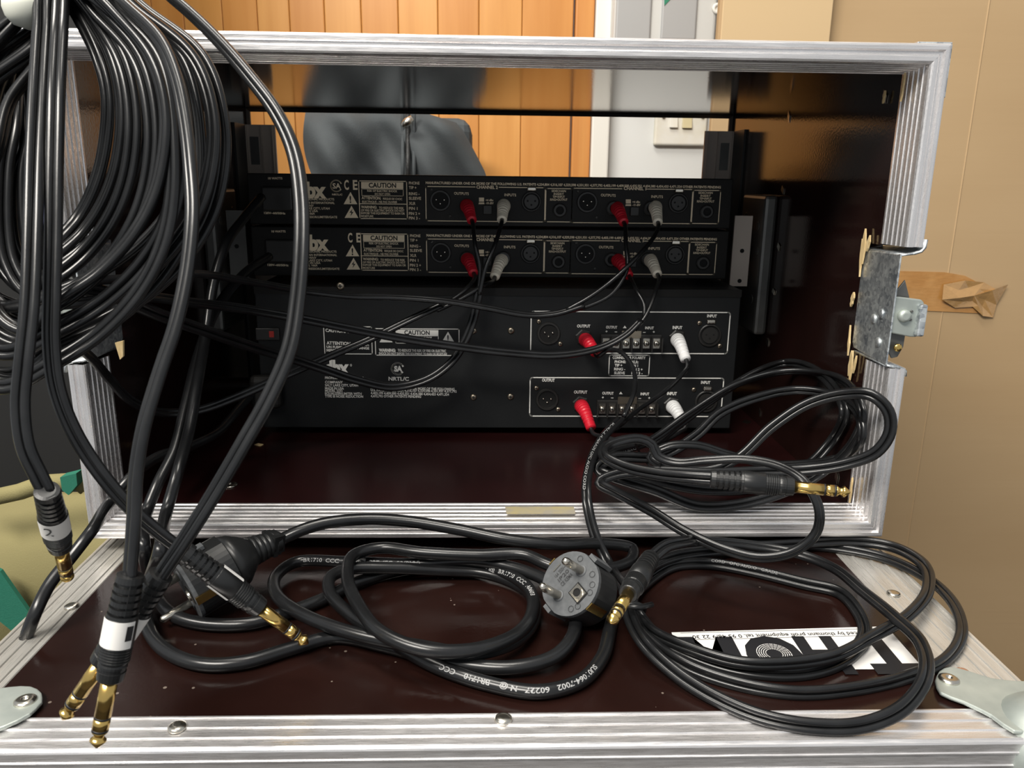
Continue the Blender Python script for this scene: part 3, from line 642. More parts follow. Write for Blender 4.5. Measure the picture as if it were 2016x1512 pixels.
    for x0, sl in ((0, 0), (289, 3)):
        q = aty(867+x0, 395+sl, D); xlr_male(U, q.x, q.z+dz, D, .0092)
        q = aty(1046+x0, 397+sl, D); xlr_female(U, q.x, q.z+dz, D, .0088)
        q = aty(919+x0, 407+sl, D); jack(U, q.x, q.z+dz, D, .0066); q = aty(992+x0, 407+sl, D); jack(U, q.x, q.z+dz, D, .0066)
        q = aty(1102+x0, 414+sl, D); jack(U, q.x, q.z+dz, D, .0062)
        q = aty(960+x0, 413+sl, D); bevel(boxo('push_button', (q.x-.004, D-.002, q.z+dz-.004), (q.x+.004, D, q.z+dz+.004), darkplastic, U), .0006)
        for (px, py) in ((849, 373), (886, 425)): q = aty(px+x0, py+sl, D); screw(U, (q.x, D, q.z+dz), .0014, mt=darkzinc)
    a_ = aty(515, 367, D); c_ = aty(578, 415, D); bevel(boxo('power_inlet', (a_.x, D-.003, c_.z+dz), (c_.x, D, a_.z+dz), darkplastic, U), .003, 2)
    return U
c1 = compressor('upper thin black audio unit with safety mark, top of the rack stack', 0, True)
c2 = compressor('second thin black audio unit, between the top unit and the tall unit', -.0455, False)
# tall unit
DE = .19; ye = DE-.0006
EU = thing('equalizer_unit', 'tall black audio unit with screw terminals, bottom of the rack stack', 'audio unit', (0, DE, .017))
for nm, a_, c_ in (('chassis', (-.2055, DE, .0175), (.2195, .372, .1455)),): bevel(boxo(nm, a_, c_, black3, EU), .0008)
boxo('front_plate', (-.2405, .376, .0175), (.2405, .380, .1485), black3, EU)
boxo('top_lip', (-.2055, DE-.0012, .139), (.2195, DE-.0002, .1455), blackm, EU)
for yy in (.03, .30): pass
for sx in (-.18, .19): boxo('support_foot', (sx-.01, .22, ZI0+.0001), (sx+.01, .35, .0175), darkplastic, EU)
mb = MB(); T = lambda s_, x0, y0, x1, y1, cap, bold=.03: ptxt(mb, s_, x0, y0, x1, y1, cap, ye, 0, bold)
strip(mb, rrect(637, 643, 733, 697, ye, 0, .0004), .0007); strip(mb, rrect(738, 647, 904, 700, ye, 0, .0004), .0007)
T('CAUTION: TO REDUCE', 641, 653, 729, 658, 6); T('ATTENTION: UTILISER', 643, 678, 727, 681, 6, .025); T('UN FUSIBLE DE RECHANGE', 643, 685, 727, 688, 4.6); T('MEME TYPE', 643, 692, 680, 693, 5)
filled(mb, [aty(px, py, ye) for px, py in ((779, 649), (779, 661.5), (863, 662), (863, 650))]); strip(mb, rrect(779, 661, 863, 676, ye, 0, .0002), .0005)
T('RISK OF ELECTRIC SHOCK', 791, 667, 851, 668, 4.6); T('DO NOT OPEN', 805, 672.5, 838, 673, 4.2)
tri(mb, 882, 653, 28, 23, ye, 0); tri(mb, 760, 652, 26, 22, ye, 0)
T('WARNING:', 746, 692, 779, 692.5, 5.5, .06); T('TO REDUCE THE RISK OF FIRE OR ELECTRIC', 783, 692, 878, 693.5, 4.8); T('SHOCK DO NOT EXPOSE THIS EQUIPMENT TO RAIN OR MOISTURE', 746, 698, 880, 699.5, 4.4)
T('dbx', 640, 736, 688, 736, 26, .05 ); T('®', 689, 721, 693, 721, 4)
for i, (s_, x1) in enumerate((('PROFESSIONAL PRODUCTS', 716), ('COMPANY', 675), ('SALT LAKE CITY, UTAH', 705), ('MADE IN USA', 677), ('MODEL 2231', 674), ('EQUALIZER/LIMITER WITH', 712), ('TYPE III NOISE REDUCTION', 715))): 
    yb_ = [746, 754.5, 760.5, 766.5, 771.5, 777, 782.5][i]; T(s_, 640, yb_, x1, yb_+.5, 4.6, .018)
c_ = aty(783, 726, ye); strip(mb, [c_+V((math.cos(q*.3+.5)*.0052, 0, math.sin(q*.3+.5)*.0052)) for q in range(18)], .0014, V((0, -1, 0)), False)
T('SA', 776, 731, 792, 731, 10, .06); T('NRTL/C', 765, 749, 805, 749.5, 7); 
for i, (s_, x0, x1) in enumerate((('MANUFACTURED UNDER ONE OR MORE OF THE FOLLOWING', 730, 895), ('U.S. PATENTS: 4,234,804 4,316,107 4,329,598 4,331,931 4,377,792', 730, 899), ('4,403,199 4,409,500 4,425,551 4,434,380 4,454,433 4,471,324', 730, 884), ('4,473,793 OTHER PATENTS PENDING', 730, 829))): 
    yb_ = [765.5, 770, 776, 782][i]; T(s_, x0, yb_, x1, yb_+(3 if i < 3 else 1.2), 4.6, .018)
for (x0, y0, x1, y1) in ((1046, 612, 1438, 698), (1044, 742, 1425, 822)):
    P_ = []; a_ = aty(x0, y0, ye); b_ = aty(x1, y0+4, ye); cc = aty(x1-8, y1, ye); dd = aty(x0-1, y1-5, ye)
    strip(mb, rrect(a_.x, (a_.z+b_.z)/2, b_.x, (cc.z+dd.z)/2, ye, 0, .0022, px=False), .0009)
strip(mb, rrect(1200, 699, 1277, 740, ye, 0, .0016), .0007)
for dy, dx in ((0, 0), (130, -6)):
    T('OUTPUT', 1136+dx, 644.5+dy, 1162+dx, 644.8+dy, 5.5); T('OUTPUT', 1193+dx*1.2, 646.5+dy, 1215+dx*1.2, 647+dy, 5); T('INPUT', 1270+dx*1.5, 648+dy, 1287+dx*1.5, 648.3+dy, 5); T('INPUT', 1324+dx*1.8, 647.5+dy, 1343+dx*1.8, 648+dy, 5.8)
    T('+', 1192+dx*1.2, 655+dy, 1196+dx*1.2, 655+dy, 5); T('-', 1210+dx*1.2, 655+dy, 1215+dx*1.2, 655+dy, 5); T('-', 1266+dx*1.5, 656+dy, 1271+dx*1.5, 656+dy, 5); T('+', 1285+dx*1.5, 656+dy, 1289+dx*1.5, 656+dy, 5)
    tri(mb, 1230+dx*1.3, 641+dy, 7, 5, ye, 0)
T('OUTPUT', 1067, 751, 1092, 751.5, 5.5); T('INPUT', 1392, 624.5, 1411, 625, 5.5); T('INPUT', 1380, 755.5, 1398, 756, 5.5)
for s_, x0, y0, x1 in (('CONNECTOR POLARITY', 1206, 706.5, 1271), ('PHONE:', 1210, 714.5, 1232), ('XLR:', 1243, 715, 1257), ('TIP +', 1210, 721.5, 1225), ('PIN 1', 1243, 722, 1256), ('RING -', 1209, 729, 1231), ('PIN 2 +', 1243, 729.5, 1265), ('SLEEVE', 1209, 736.5, 1230), ('PIN 3 -', 1243, 737, 1265)): T(s_, x0, y0, x1, y0+.4, 5, .03)
mb.build('printed_lettering', printw, EU)
mb = MB(); ptxt(mb, 'CAUTION', 796, 658.5, 846, 659, 8, ye-.0002, 0, .03); mb.build('caution_lettering', ink, EU); mb = MB(); ptxt(mb, '!', 880.5, 673, 883.5, 673, 13, ye-.0002, 0, .03); mb.build('exclamation_mark', ink, EU)
for p in ((1080, 656),): q = aty(*p, DE); xlr_male(EU, q.x, q.z, DE, .0103, darkplastic)
q = aty(1077, 786, DE); xlr_male(EU, q.x, q.z, DE, .0103)
q = aty(1397, 660, DE); xlr_female(EU, q.x, q.z, DE, .0103)
q = aty(1390, 790, DE); xlr_female(EU, q.x, q.z, DE, .0103)
for p in ((1061, 633), (1103, 677), (1056, 764), (1099, 806), (1377, 636), (1417, 681), (1366, 767)): q = aty(*p, DE); screw(EU, q, .0022)
for p in ((932, 651), (1006, 651), (932, 782), (1005, 781)): q = aty(*p, DE); screw(EU, q, .003)
q = aty(670, 563, DE-.0012); screw(EU, q, .0036)
for p in ((1149, 664), (1333, 665), (1143, 795), (1322, 797)): q = aty(*p, DE); jack(EU, q.x, q.z, DE, .0078, True)
for (x0, y0, x1, y1) in ((1182, 657, 1299, 689), (1175, 786, 1290, 817)):
    a_ = aty(x0, y0, DE); c_ = aty(x1, y1, DE)
    ts = bevel(boxo('terminal_strip', (a_.x, DE-.004, c_.z+.0015), (c_.x, DE, a_.z), darkplastic, EU), .0005)
    w_ = (c_.x-a_.x)/6
    for k in range(7): boxo('divider', (a_.x+w_*k-.0005, DE-.0095, c_.z), (a_.x+w_*k+.0005, DE-.004, a_.z-.002), darkplastic, ts)
    for k in range(6):
        cx_ = a_.x+w_*(k+.5); cz_ = (a_.z+c_.z)/2-.0005
        boxo('clamp_plate', (cx_-.0029, DE-.0052, cz_-.0042), (cx_+.0029, DE-.0041, cz_+.0046), nickel, ts)
        screw(ts, V((cx_, DE-.0052, cz_)), .0026, mt=nickel)
    boxo('link_plate', (a_.x+w_*2+.0004, DE-.0046, a_.z-.003), (a_.x+w_*4-.0004, DE-.0036, a_.z+.0035), screwm, ts)
a_ = aty(503, 645, DE); c_ = aty(552, 670, DE); pw = bevel(boxo('power_switch', (a_.x, DE-.002, c_.z), (c_.x, DE, a_.z), darkplastic, EU), .001)
a_ = aty(531, 651, DE); c_ = aty(541, 663, DE); boxo('red_mark', (a_.x, DE-.0026, c_.z), (c_.x, DE-.002, a_.z), switchred, pw)
a_ = aty(495, 735, DE); c_ = aty(560, 800, DE); bevel(boxo('power_inlet', (a_.x, DE-.012, c_.z), (c_.x, DE, a_.z), darkplastic, EU), .005, 3)

# ================================================================== PLUGS
def trs_plug(parent, tail, tip, flags=0, num=None, lab=None, web=True):
    """moulded quarter-inch stereo plug from cord end (tail) to tip"""
    ax = (tip-tail); L = ax.length; ax.normalize(); k = L/.078
    AX = ax*k; P = lambda pr: [(t_*k, r_) for t_, r_ in pr]
    MB().lathe(tail, ax, P([(0, .0035), (.0004, .0050), (.003, .0053), (.0031, .0041), (.0048, .0041)]+sum([[(.0048+.0031*i, .0053+.0001*i), (.0067+.0031*i, .0053+.0001*i), (.0067+.0031*i, .0042), (.0079+.0031*i, .0042)] for i in range(4)], [])+[(.0172, .0058), (.0185, .0060)]), 24, smooth=False).build('strain_relief', plugblk, parent)
    # solid webs that bridge the grooves
    a = ax.orthogonal().normalized(); c = ax.cross(a)
    for s_ in ((1, -1) if web else ()):
        mb = MB(); p = tail+c*s_*.0043; q = [p+a*.0014, p-a*.0014, p-a*.0012+c*s_*.0004, p+a*.0012+c*s_*.0004]; mb.prism(q, AX*.0175); mb.build('relief_web', plugblk, parent)
    MB().lathe(tail+AX*.0182, ax, P([(0, .0058), (.001, .0061), (.0125, .0061), (.0127, .0058)]), 28).build('plug_body', plugblk, parent)
    if lab is not False:
        # paper label wrapped with a gap
        V_ = (C0-(tail+ax*.025)).normalized(); V_ = (V_-ax*V_.dot(ax)).normalized(); U_ = V_.cross(ax)
        for (t0, t1) in (lab or [(-1.3, 3.3)]):
            vs = []; n_ = 20
            for i in range(n_+1):
                th = t0+(t1-t0)*i/n_; d_ = (V_*math.cos(th)+U_*math.sin(th))*.0063
                vs += [tail+AX*.0186+d_, tail+AX*.0306+d_]
            lb = MB().add(vs, [(2*i, 2*i+1, 2*i+3, 2*i+2) for i in range(n_)], True).build('number_label', labelw, parent)
        if num:
            gl, fs, w = glyphs(num[0], 0); out = []; h_ = .0062; ww = .0036 if num[0] != '1' else .0027
            for (x, y) in gl:
                th = num[1]+(x-.5)*ww/.0063*num[2]; out.append(tail+AX*.0246-ax*(num[3]*(y-.35)*h_)+(V_*math.cos(th)+U_*math.sin(th))*.0065)
            MB().add(out, fs).build('printed_number', ink, parent)
    rb = [(0, .0058)]
    for i in range(6): rb += [(.0003+i*.0012, .0060), (.0009+i*.0012, .0060), (.0009+i*.0012, .0056), (.0012+i*.0012, .0056)]
    MB().lathe(tail+AX*.0308, ax, P(rb+[(.0078, .0053)]), 24, smooth=False).build('ribbed_grip', plugblk, parent)
    MB().lathe(tail+AX*.0386, ax, P([(0, .0052), (.001, .0055), (.002, .0055), (.0021, .0051), (.0036, .0050), (.0038, .0054), (.0078, .0050), (.0082, .0046)]), 24, smooth=False).build('collar', plugblk, parent)
    s0 = .0466*k; r_ = .00318; e = L
    T0 = tail+ax*s0; sl = (e-s0); 
    MB().lathe(T0, ax, [(0, r_), (sl*.53, r_)], 24).build('sleeve_contact', gold, parent)
    MB().lathe(T0+ax*sl*.53, ax, [(0, r_), (sl*.03, r_)], 24).build('insulating_ring', ink, parent)
    MB().lathe(T0+ax*sl*.56, ax, [(0, r_), (sl*.15, r_)], 24).build('ring_contact', gold, parent)
    MB().lathe(T0+ax*sl*.71, ax, [(0, r_), (sl*.035, r_)], 24).build('insulating_ring', ink, parent)
    MB().lathe(T0+ax*sl*.745, ax, [(0, r_*.96), (sl*.02, r_*.92), (sl*.055, r_*.62), (sl*.08, r_*.58), (sl*.11, r_*.8), (sl*.13, r_*.98), (sl*.145, r_*.98), (sl*.24, r_*.25), (sl*.255, .0001)], 24).build('tip_contact', gold, parent)
def along_ray(px, py, A, L, near=True):
    """point on the sight line at distance L from A"""
    d = ray(px, py).normalized(); w = A-C0; bq = w.dot(d); disc = bq*bq-(w.length_squared-L*L)
    s_ = math.sqrt(max(disc, 0)); return C0+d*(bq-s_ if near else bq+s_)
def boot(parent, P, r0, r1, material, nm):
    Q = catmull(P, .0004); N = len(Q); R = []; s = 0
    for i, q in enumerate(Q):
        t_ = i/(N-1); r = r0+(r1-r0)*t_
        if i: s += (Q[i]-Q[i-1]).length
        if .12 < t_ < .85: r -= .0009*(1 if (s*1000) % 3.4 < 1.3 else 0)
        R.append(r)
    tube(mb := MB(), Q, R, 20); return mb.build(nm, material, parent)

# ================================================================== INSERT CABLES
def insert_cable(label, base): return thing('insert_cable', label, 'audio cable', base, 'twin audio insert cables')
def hloop(tx, rx, ry, b, bx, dk, lx=-70, sp=0):
    """one turn over the hook: starts at the top, right side down, under, left side up (pixels)"""
    d = dk; w = rx-bx; h_ = b-ry
    return [dep(tx, -45, d+.01), dep(tx+(rx-tx)*.45, 30, d+.005), dep(tx+(rx-tx)*.85, 120, d), dep(rx, ry, d), dep(rx-.07*w, ry+.36*h_, d+.002), dep(rx-.27*w, ry+.62*h_, d+.003), dep(rx-.60*w, ry+.84*h_, d+.004),
            dep(bx, b, d), dep((bx+lx)/2, b+25+sp*.3, d+.004), dep(lx, b-40+sp*.5, d+.006), dep(lx-10, 340, d+.006), dep(lx+6, 235+sp*.5, d+.008), dep(lx*.6+25, 135+sp*.6, d+.018), dep(92, 30+sp*.6, d+.032), dep(125, -40, d+.03)]
R0 = .00205
def red_white(cb, red, white, join, D, rcol, wcol, r0=.0062, r1=.0042, long=.03):
    """two boots and single branch cords meeting the twin cord at join (list of points for each)"""
    for (nm, spec, colr) in (('red_boot', red, rcol), ('white_boot', white, wcol)):
        (bp, tp, ext) = spec
        A = aty(*bp, D); mid = aty((bp[0]*.6+tp[0]*.4), (bp[1]*.7+tp[1]*.3), D-long*.55); B = aty(*tp, D-long)
        boot(cb, [A, mid, B], r0, r1, colr, nm)
        dirn = (B-mid).normalized()
        cord(cb, [B-dirn*.004, B+dirn*.006]+ext, .0019, False, name='branch_cord')
hk = thing('cable_hook', 'off-white rounded hook end at the top left, carrying the coiled cables', 'hook', tuple(dep(60, -40, .40)))
hp = [dep(20, -90, .41), dep(36, -50, .395), dep(44, -25, .383), dep(48, -4, .376)]
tube(mb := MB(), catmull(hp, .003), .0092, 20); mb.build('hook_arm', foamw, hk)
MB().lathe(dep(49, 10, .372), V((.1, .1, -1)), [(-.004, .0088), (0, .0098), (.004, .0094), (.008, .007), (.0108, .001)], 24).build('hook_tip', foamw, hk)
# --- cable A : top unit, left channel -> crosses, low sweep, coil, plug marked 2
ca = insert_cable('twin audio cable from the top unit, left boots, ending in plug marked 2', (-.2, -.1, .2))
y = aty
red_white(ca, ((919, 405), (929, 434), [y(935, 480, .17), y(945, 530, .165), y(942, 580, .165)]), ((992, 405), (988, 433), [y(975, 480, .17), y(955, 530, .162), y(944, 580, .16)]), None, .22, redb, ivory)
inner = [y(944, 570, .163), y(928, 640, .16), y(895, 705, .155), y(845, 745, .15), y(775, 762, .145), y(705, 749, .135), y(641, 728, .125), y(584, 709, .11), y(500, 684, .08), y(400, 650, .03), y(320, 622, -.01)]
loops = hloop(115, 300, 250, 600, 110, .365, -30, 0)+hloop(140, 352, 290, 650, 110, .355, -90, 60)+hloop(125, 262, 230, 545, 110, .372, 18, 20)
tail2 = dep(92, 965, .335)
tip2 = along_ray(134, 1142, tail2, .078, False)
end = [dep(88, -30, .375), dep(82, 60, .365), dep(76, 160, .355), dep(69, 300, .345), dep(64, 450, .337), dep(58, 600, .332), dep(46, 720, .33), dep(40, 800, .33), dep(50, 880, .331), dep(75, 935, .334)]
_, pa = cord(ca, inner+[dep(200, 575, .44), dep(60, 550, .40), dep(-60, 500, .38), dep(-150, 350, .37), dep(-60, 150, .37), dep(30, 40, .38)]+loops+end+[tail2+(tip2-tail2)*.04], R0, ph=.25)
trs_plug(ca, tail2, tip2, num=('2', -.5, 1, 1), lab=[(-1.35, 1.2)])
# --- cable B : top unit right channel
cb_ = insert_cable('twin audio cable from the top unit, right boots, ending in plug marked 1', (-.15, -.1, .2))
red_white(cb_, ((1215, 410), (1228, 438), [y(1232, 480, .17), y(1234, 530, .16), y(1205, 578, .152), y(1160, 602, .149), y(1120, 613, .1475)]), ((1290, 408), (1295, 438), [y(1285, 470, .172), y(1240, 520, .155), y(1195, 560, .151), y(1155, 588, .148), y(1115, 610, .147)]), None, .22, redb, ivory)
inner = [y(1150, 600, .148), y(1095, 617, .147), y(1040, 620, .147), y(960, 606, .145), y(880, 593, .143), y(780, 585, .14), y(690, 583, .13), y(600, 573, .11), y(500, 556, .07), y(400, 540, .03), y(300, 545, -.02)]
loops = hloop(160, 395, 300, 695, 115, .375, -60, 90)+hloop(150, 325, 230, 590, 110, .35, -10, 110)+hloop(120, 238, 210, 500, 115, .38, 55, 40)
tail1 = dep(257, 1130, .309); tip1 = along_ray(190, 1473, dep(257, 1130, .309), .0788, True) if False else dep(190, 1473, .315)
tip1 = tail1+(tip1-tail1)
end = [dep(200, -25, .36), dep(262, 25, .35), dep(315, 80, .342), dep(345, 150, .335), dep(364, 240, .328), dep(374, 330, .322), dep(378, 420, .318), dep(368, 530, .315), dep(345, 640, .312), dep(312, 740, .31), dep(283, 840, .308), dep(268, 930, .308), dep(263, 1030, .308)]
_, pb = cord(cb_, inner+[dep(150, 560, .42), dep(40, 600, .39), dep(-60, 540, .38), dep(-150, 350, .37), dep(-60, 160, .37), dep(40, 40, .38)]+loops+end+[tail1+(tip1-tail1)*.04], R0, ph=1.25, tw=.1)
trs_plug(cb_, tail1, tip1, num=('1', .62, 1, 1), lab=[(-1.5, .93)])
# --- cable C : second unit left channel -> low left loop -> coil -> plug hidden behind plug 1
cc_ = insert_cable('twin audio cable from the second unit, left boots, plug crossing behind the one marked 1', (-.1, -.1, .2))
red_white(cc_, ((920, 510), (932, 538), [y(922, 565, .17), y(890, 590, .163), y(850, 606, .16)]), ((988, 512), (974, 545), [y(955, 560, .168), y(905, 590, .158), y(860, 612, .155)]), None, .22, redb, ivory)
inner = [y(870, 600, .157), y(800, 633, .155), y(730, 667, .15), y(640, 705, .14), y(560, 740, .12), y(470, 780, .1), y(390, 808, .08), y(320, 812, .06), y(260, 790, .03), y(215, 745, .0), y(175, 700, -.04)]
loops = hloop(170, 420, 250, 640, 110, .368, -40, 30)+hloop(135, 372, 260, 575, 112, .36, -110, 10)+hloop(105, 212, 190, 470, 118, .385, 40, 130)
tailB = dep(318, 1130, .325); tipB = dep(123, 1417, .335)
end = [dep(260, -60, .37), dep(350, 5, .36), dep(425, 75, .352), dep(490, 150, .345), dep(545, 225, .34), dep(578, 300, .337), dep(592, 390, .334), dep(593, 490, .331), dep(584, 600, .329), dep(568, 690, .327), dep(530, 780, .326), dep(480, 870, .325), (dep(425, 965, .324)), dep(375, 1045, .324)]
_, pc = cord(cc_, inner+[dep(90, 640, .40), dep(-20, 620, .39), dep(-120, 480, .38), dep(-150, 300, .37), dep(-60, 120, .37), dep(40, 30, .38)]+loops+end+[tailB+(tipB-tailB)*.04], R0, ph=1.1, tw=.3)
trs_plug(cc_, tailB, tipB, lab=[(-1.5, 1.5)])
# --- cable D : second unit right channel
cdd = insert_cable('twin audio cable from the second unit, right boots, plug lying left with pale stripes', (-.2, -.05, .2))
red_white(cdd, ((1216, 512), (1238, 543), [y(1252, 570, .17), y(1268, 600, .162), y(1268, 625, .158)]), ((1280, 512), (1294, 540), [y(1290, 575, .168), y(1272, 620, .158), y(1250, 650, .155)]), None, .22, redb, ivory)
inner = [y(1262, 630, .156), y(1230, 660, .152), y(1180, 685, .15), y(1100, 699, .148), y(1000, 694, .146), y(900, 682, .142), y(780, 664, .135), y(680, 645, .12), y(580, 625, .1), y(480, 608, .07), y(380, 596, .03), y(280, 585, -.03)]
loops = hloop(180, 440, 270, 675, 112, .38, -80, 120)+hloop(150, 340, 330, 715, 105, .352, -100, 70)+hloop(130, 280, 200, 525, 116, .378, 0, 75)
tailD = dep(362, 1086, .376); tipD = along_ray(607, 1268, tailD, .079, False)
end = [dep(122, -30, .365), dep(117, 60, .36), dep(111, 180, .35), dep(107, 320, .345), dep(105, 460, .342), dep(102, 580, .34), dep(101, 680, .34), dep(112, 765, .342), dep(145, 850, .347), dep(200, 935, .353), dep(262, 1005, .36), dep(320, 1055, .368)]
_, pd_ = cord(cdd, inner+[dep(120, 600, .41), dep(0, 615, .39), dep(-110, 500, .38), dep(-150, 300, .37), dep(-60, 120, .37), dep(40, 30, .38)]+loops+end+[tailD+(tipD-tailD)*.04], R0, ph=.9, tw=.3)
trs_plug(cdd, tailD, tipD, lab=[(.95, 1.75), (-1.75, -1.05)])
# --- cable E : tall unit upper pair -> down over rim -> coil on lower lid -> plug G
ce = insert_cable('twin audio cable from the tall unit, upper boots, coiled on the lower lid at right', (.2, -.05, LID))
red_white(ce, ((1152, 668), (1172, 694), [y(1195, 690, .15), y(1222, 693, .135), y(1245, 722, .12), y(1250, 765, .1), y(1228, 820, .08)]), ((1333, 668), (1350, 708), [y(1345, 735, .14), y(1310, 770, .125), y(1255, 808, .1), y(1212, 845, .075)]), None, .19, redb, whiteb, .0064, .0045, .03)
g = lambda px, py, h=.003: lid(px, py, h)
P_ = [y(1222, 825, .075), y(1185, 865, .05), y(1160, 920, .02), y(1155, 980, -.005), y(1170, 1050, -.018), y(1198, 1110, -.03), g(1232, 1165, .02), g(1250, 1200, .010),
      g(1290, 1250, .005), g(1390, 1300), g(1480, 1322), g(1580, 1325), g(1660, 1300), g(1702, 1250), g(1690, 1205), g(1650, 1165), g(1580, 1148), g(1490, 1126), g(1400, 1110), g(1330, 1113), g(1275, 1145), g(1245, 1185, .006),
      g(1280, 1240, .007), g(1360, 1277, .008), g(1450, 1303, .009), g(1540, 1306, .010), g(1640, 1292, .011), g(1720, 1252, .011), g(1790, 1210, .011), g(1827, 1160, .011), g(1815, 1108, .010), g(1755, 1076, .009), g(1670, 1065, .008), g(1560, 1072, .007), g(1440, 1082, .006), g(1330, 1095, .008), g(1262, 1130, .012), g(1238, 1180, .012),
      g(1262, 1245, .006), g(1340, 1305, .004), g(1440, 1343, .003), g(1560, 1364, .003), g(1670, 1358, .003), g(1780, 1335, .003), g(1860, 1300, .004), g(1893, 1245, .005), g(1875, 1185, .006), g(1820, 1135, .005), g(1740, 1098, .004), g(1640, 1078, .003), g(1540, 1072, .003), g(1430, 1070, .004), g(1320, 1090, .008), g(1250, 1140, .015), g(1235, 1190, .014),
      g(1265, 1262, .011), g(1330, 1325, .006), g(1410, 1375, .004), g(1500, 1412, .004), g(1600, 1430, .004), g(1700, 1427, .005), g(1780, 1392, .009), g(1822, 1330, .015), g(1812, 1265, .017), g(1758, 1212, .016), g(1700, 1165, .012), g(1640, 1118, .010), g(1570, 1090, .010), g(1480, 1074, .011), g(1400, 1066, .016), dep(1350, 1066, .468), dep(1310, 1076, .452)]
tailG = dep(1281, 1098, .442); tipG = along_ray(1202, 1226, tailG, .072, True)
_, pe = cord(ce, P_+[tailG+(tipG-tailG)*.03], R0, ph=.5, tw=.35)
trs_plug(ce, tailG, tipG, lab=False)
tie = [lid(1228, 1196, .014), lid(1248, 1188, .016), lid(1268, 1196, .012), lid(1262, 1208, .004), lid(1238, 1210, .005), lid(1230, 1200, .012)]; tube(mb := MB(), catmull(tie, .002), .0014, 8); tube(mb, [lid(1235, 1194, .02), lid(1260, 1196, .02), lid(1284, 1190, .019)], .0016, 8); mb.build('cable_tie', plugblk, ce)
# --- cable F : tall unit lower pair -> tied coil in the case at right -> plug H
cf = insert_cable('twin audio cable from the tall unit, lower boots, tied coil spilling over the right rim', (.2, .05, ZI0))
red_white(cf, ((1144, 798), (1164, 843), [y(1190, 860, .14), y(1235, 872, .125), y(1280, 878, .11)]), ((1324, 800), (1345, 833), [y(1340, 850, .14), y(1310, 868, .125), y(1290, 880, .112)]), None, .19, redb, whiteb, .0066, .0045, .034)
def f(px, py, yy):
    p = aty(px, py, yy)
    if p.x > .2515 and yy > .0: p = atx(px, py, .2515)
    if p.z < ZI0+.004 and p.y > .03: p = atz(px, py, ZI0+.004)
    return p
P_ = [f(1290, 876, .115), f(1340, 835, .115), f(1420, 775, .12), f(1490, 733, .13), f(1545, 715, .14), f(1590, 722, .14), f(1640, 762, .12), f(1663, 810, .09), f(1640, 865, .07), f(1580, 925, .045), f(1500, 958, .035), f(1400, 965, .03), f(1300, 950, .03), f(1215, 930, .035), f(1180, 912, .04), f(1210, 892, .055),
      f(1280, 868, .08), f(1360, 812, .09), f(1450, 757, .095), f(1540, 732, .1), f(1620, 735, .1), f(1680, 768, .08), f(1698, 815, .06), f(1680, 870, .045), f(1620, 930, .03), f(1540, 970, .015), f(1450, 994, .012), f(1370, 996, .012), f(1290, 965, .015), f(1210, 940, .02), f(1178, 925, .025), f(1205, 902, .035),
      f(1300, 898, .05), f(1370, 858, .06), f(1420, 812, .07), f(1500, 780, .075), f(1570, 768, .075), f(1640, 778, .07), f(1690, 815, .055), f(1697, 860, .04), f(1660, 898, .03), f(1590, 912, .025), f(1500, 912, .02), f(1430, 893, .02), f(1370, 876, .02), f(1310, 880, .02), f(1280, 900, .02), f(1310, 918, .015),
      f(1400, 925, .01), f(1455, 900, .01), f(1520, 840, .012), f(1590, 795, .01), f(1660, 776, .0), f(1715, 778, -.012), f(1748, 808, -.018), f(1752, 850, -.02), f(1725, 890, -.018), f(1670, 912, -.01), f(1590, 925, .0), f(1500, 928, .005), f(1400, 932, .005), f(1290, 928, .01), f(1210, 935, .01), f(1180, 950, .005),
      f(1210, 968, -.005), f(1280, 1005, -.03), f(1350, 1048, -.05), f(1430, 1083, -.066), f(1500, 1098, -.075), f(1565, 1085, -.08), f(1606, 1050, -.082), f(1612, 1000, -.082), f(1585, 950, -.075), f(1540, 920, -.06), f(1470, 904, -.045), f(1390, 906, -.035), f(1330, 910, -.028), f(1293, 896, -.024), f(1284, 875, -.022), f(1260, 864, -.022), f(1222, 868, -.028), f(1192, 881, -.038), f(1190, 898, -.05), f(1230, 919, -.062), f(1300, 934, -.077), f(1360, 940, -.088)]
tailH = aty(1398, 942, -.094); tipH = aty(1661, 968, -.108)
tipH = tailH+(tipH-tailH).normalized()*.0735
_, pf = cord(cf, P_+[tailH+(tipH-tailH)*.04], R0, ph=.7, tw=.45)
trs_plug(cf, tailH, tipH, lab=False, web=False)
tie = [f(1250, 858, .03), f(1275, 862, .02), f(1298, 885, .01), f(1300, 912, .01), f(1288, 925, .03), f(1262, 895, .06), f(1250, 865, .025), f(1252, 858, .03)]; tube(mb := MB(), catmull(tie, .002), .0009, 8); mb.build('cable_tie', plugblk, cf)

# lettering on the audio cords
cord_text(cc_ if False else cdd, pd_, 'SCHULZ  HI-GRADE  OFC', (222, 232), (224, 80), .0022, 0, 0)
TX = 'SCHULZ  HI-GRADE  OFC  AUDIO  CORD'
cord_text(cb_, pb, TX, (272, 850), (262, 1080), .0016, .7, 0)
cord_text(ce, pe, 'SCHULZ HI-GRADE OFC AUDIO CORD', (1208, 840), (1155, 970), .0018, 0, 0)
cord_text(ce, pe, 'CORD   OFC AUDIO   GRADE', (1395, 1108), (1530, 1135), .0018, .2, 0)
cord_text(cf, pf, 'OFC AUDIO', (1205, 900), (1250, 880), .0016, 0, 0)

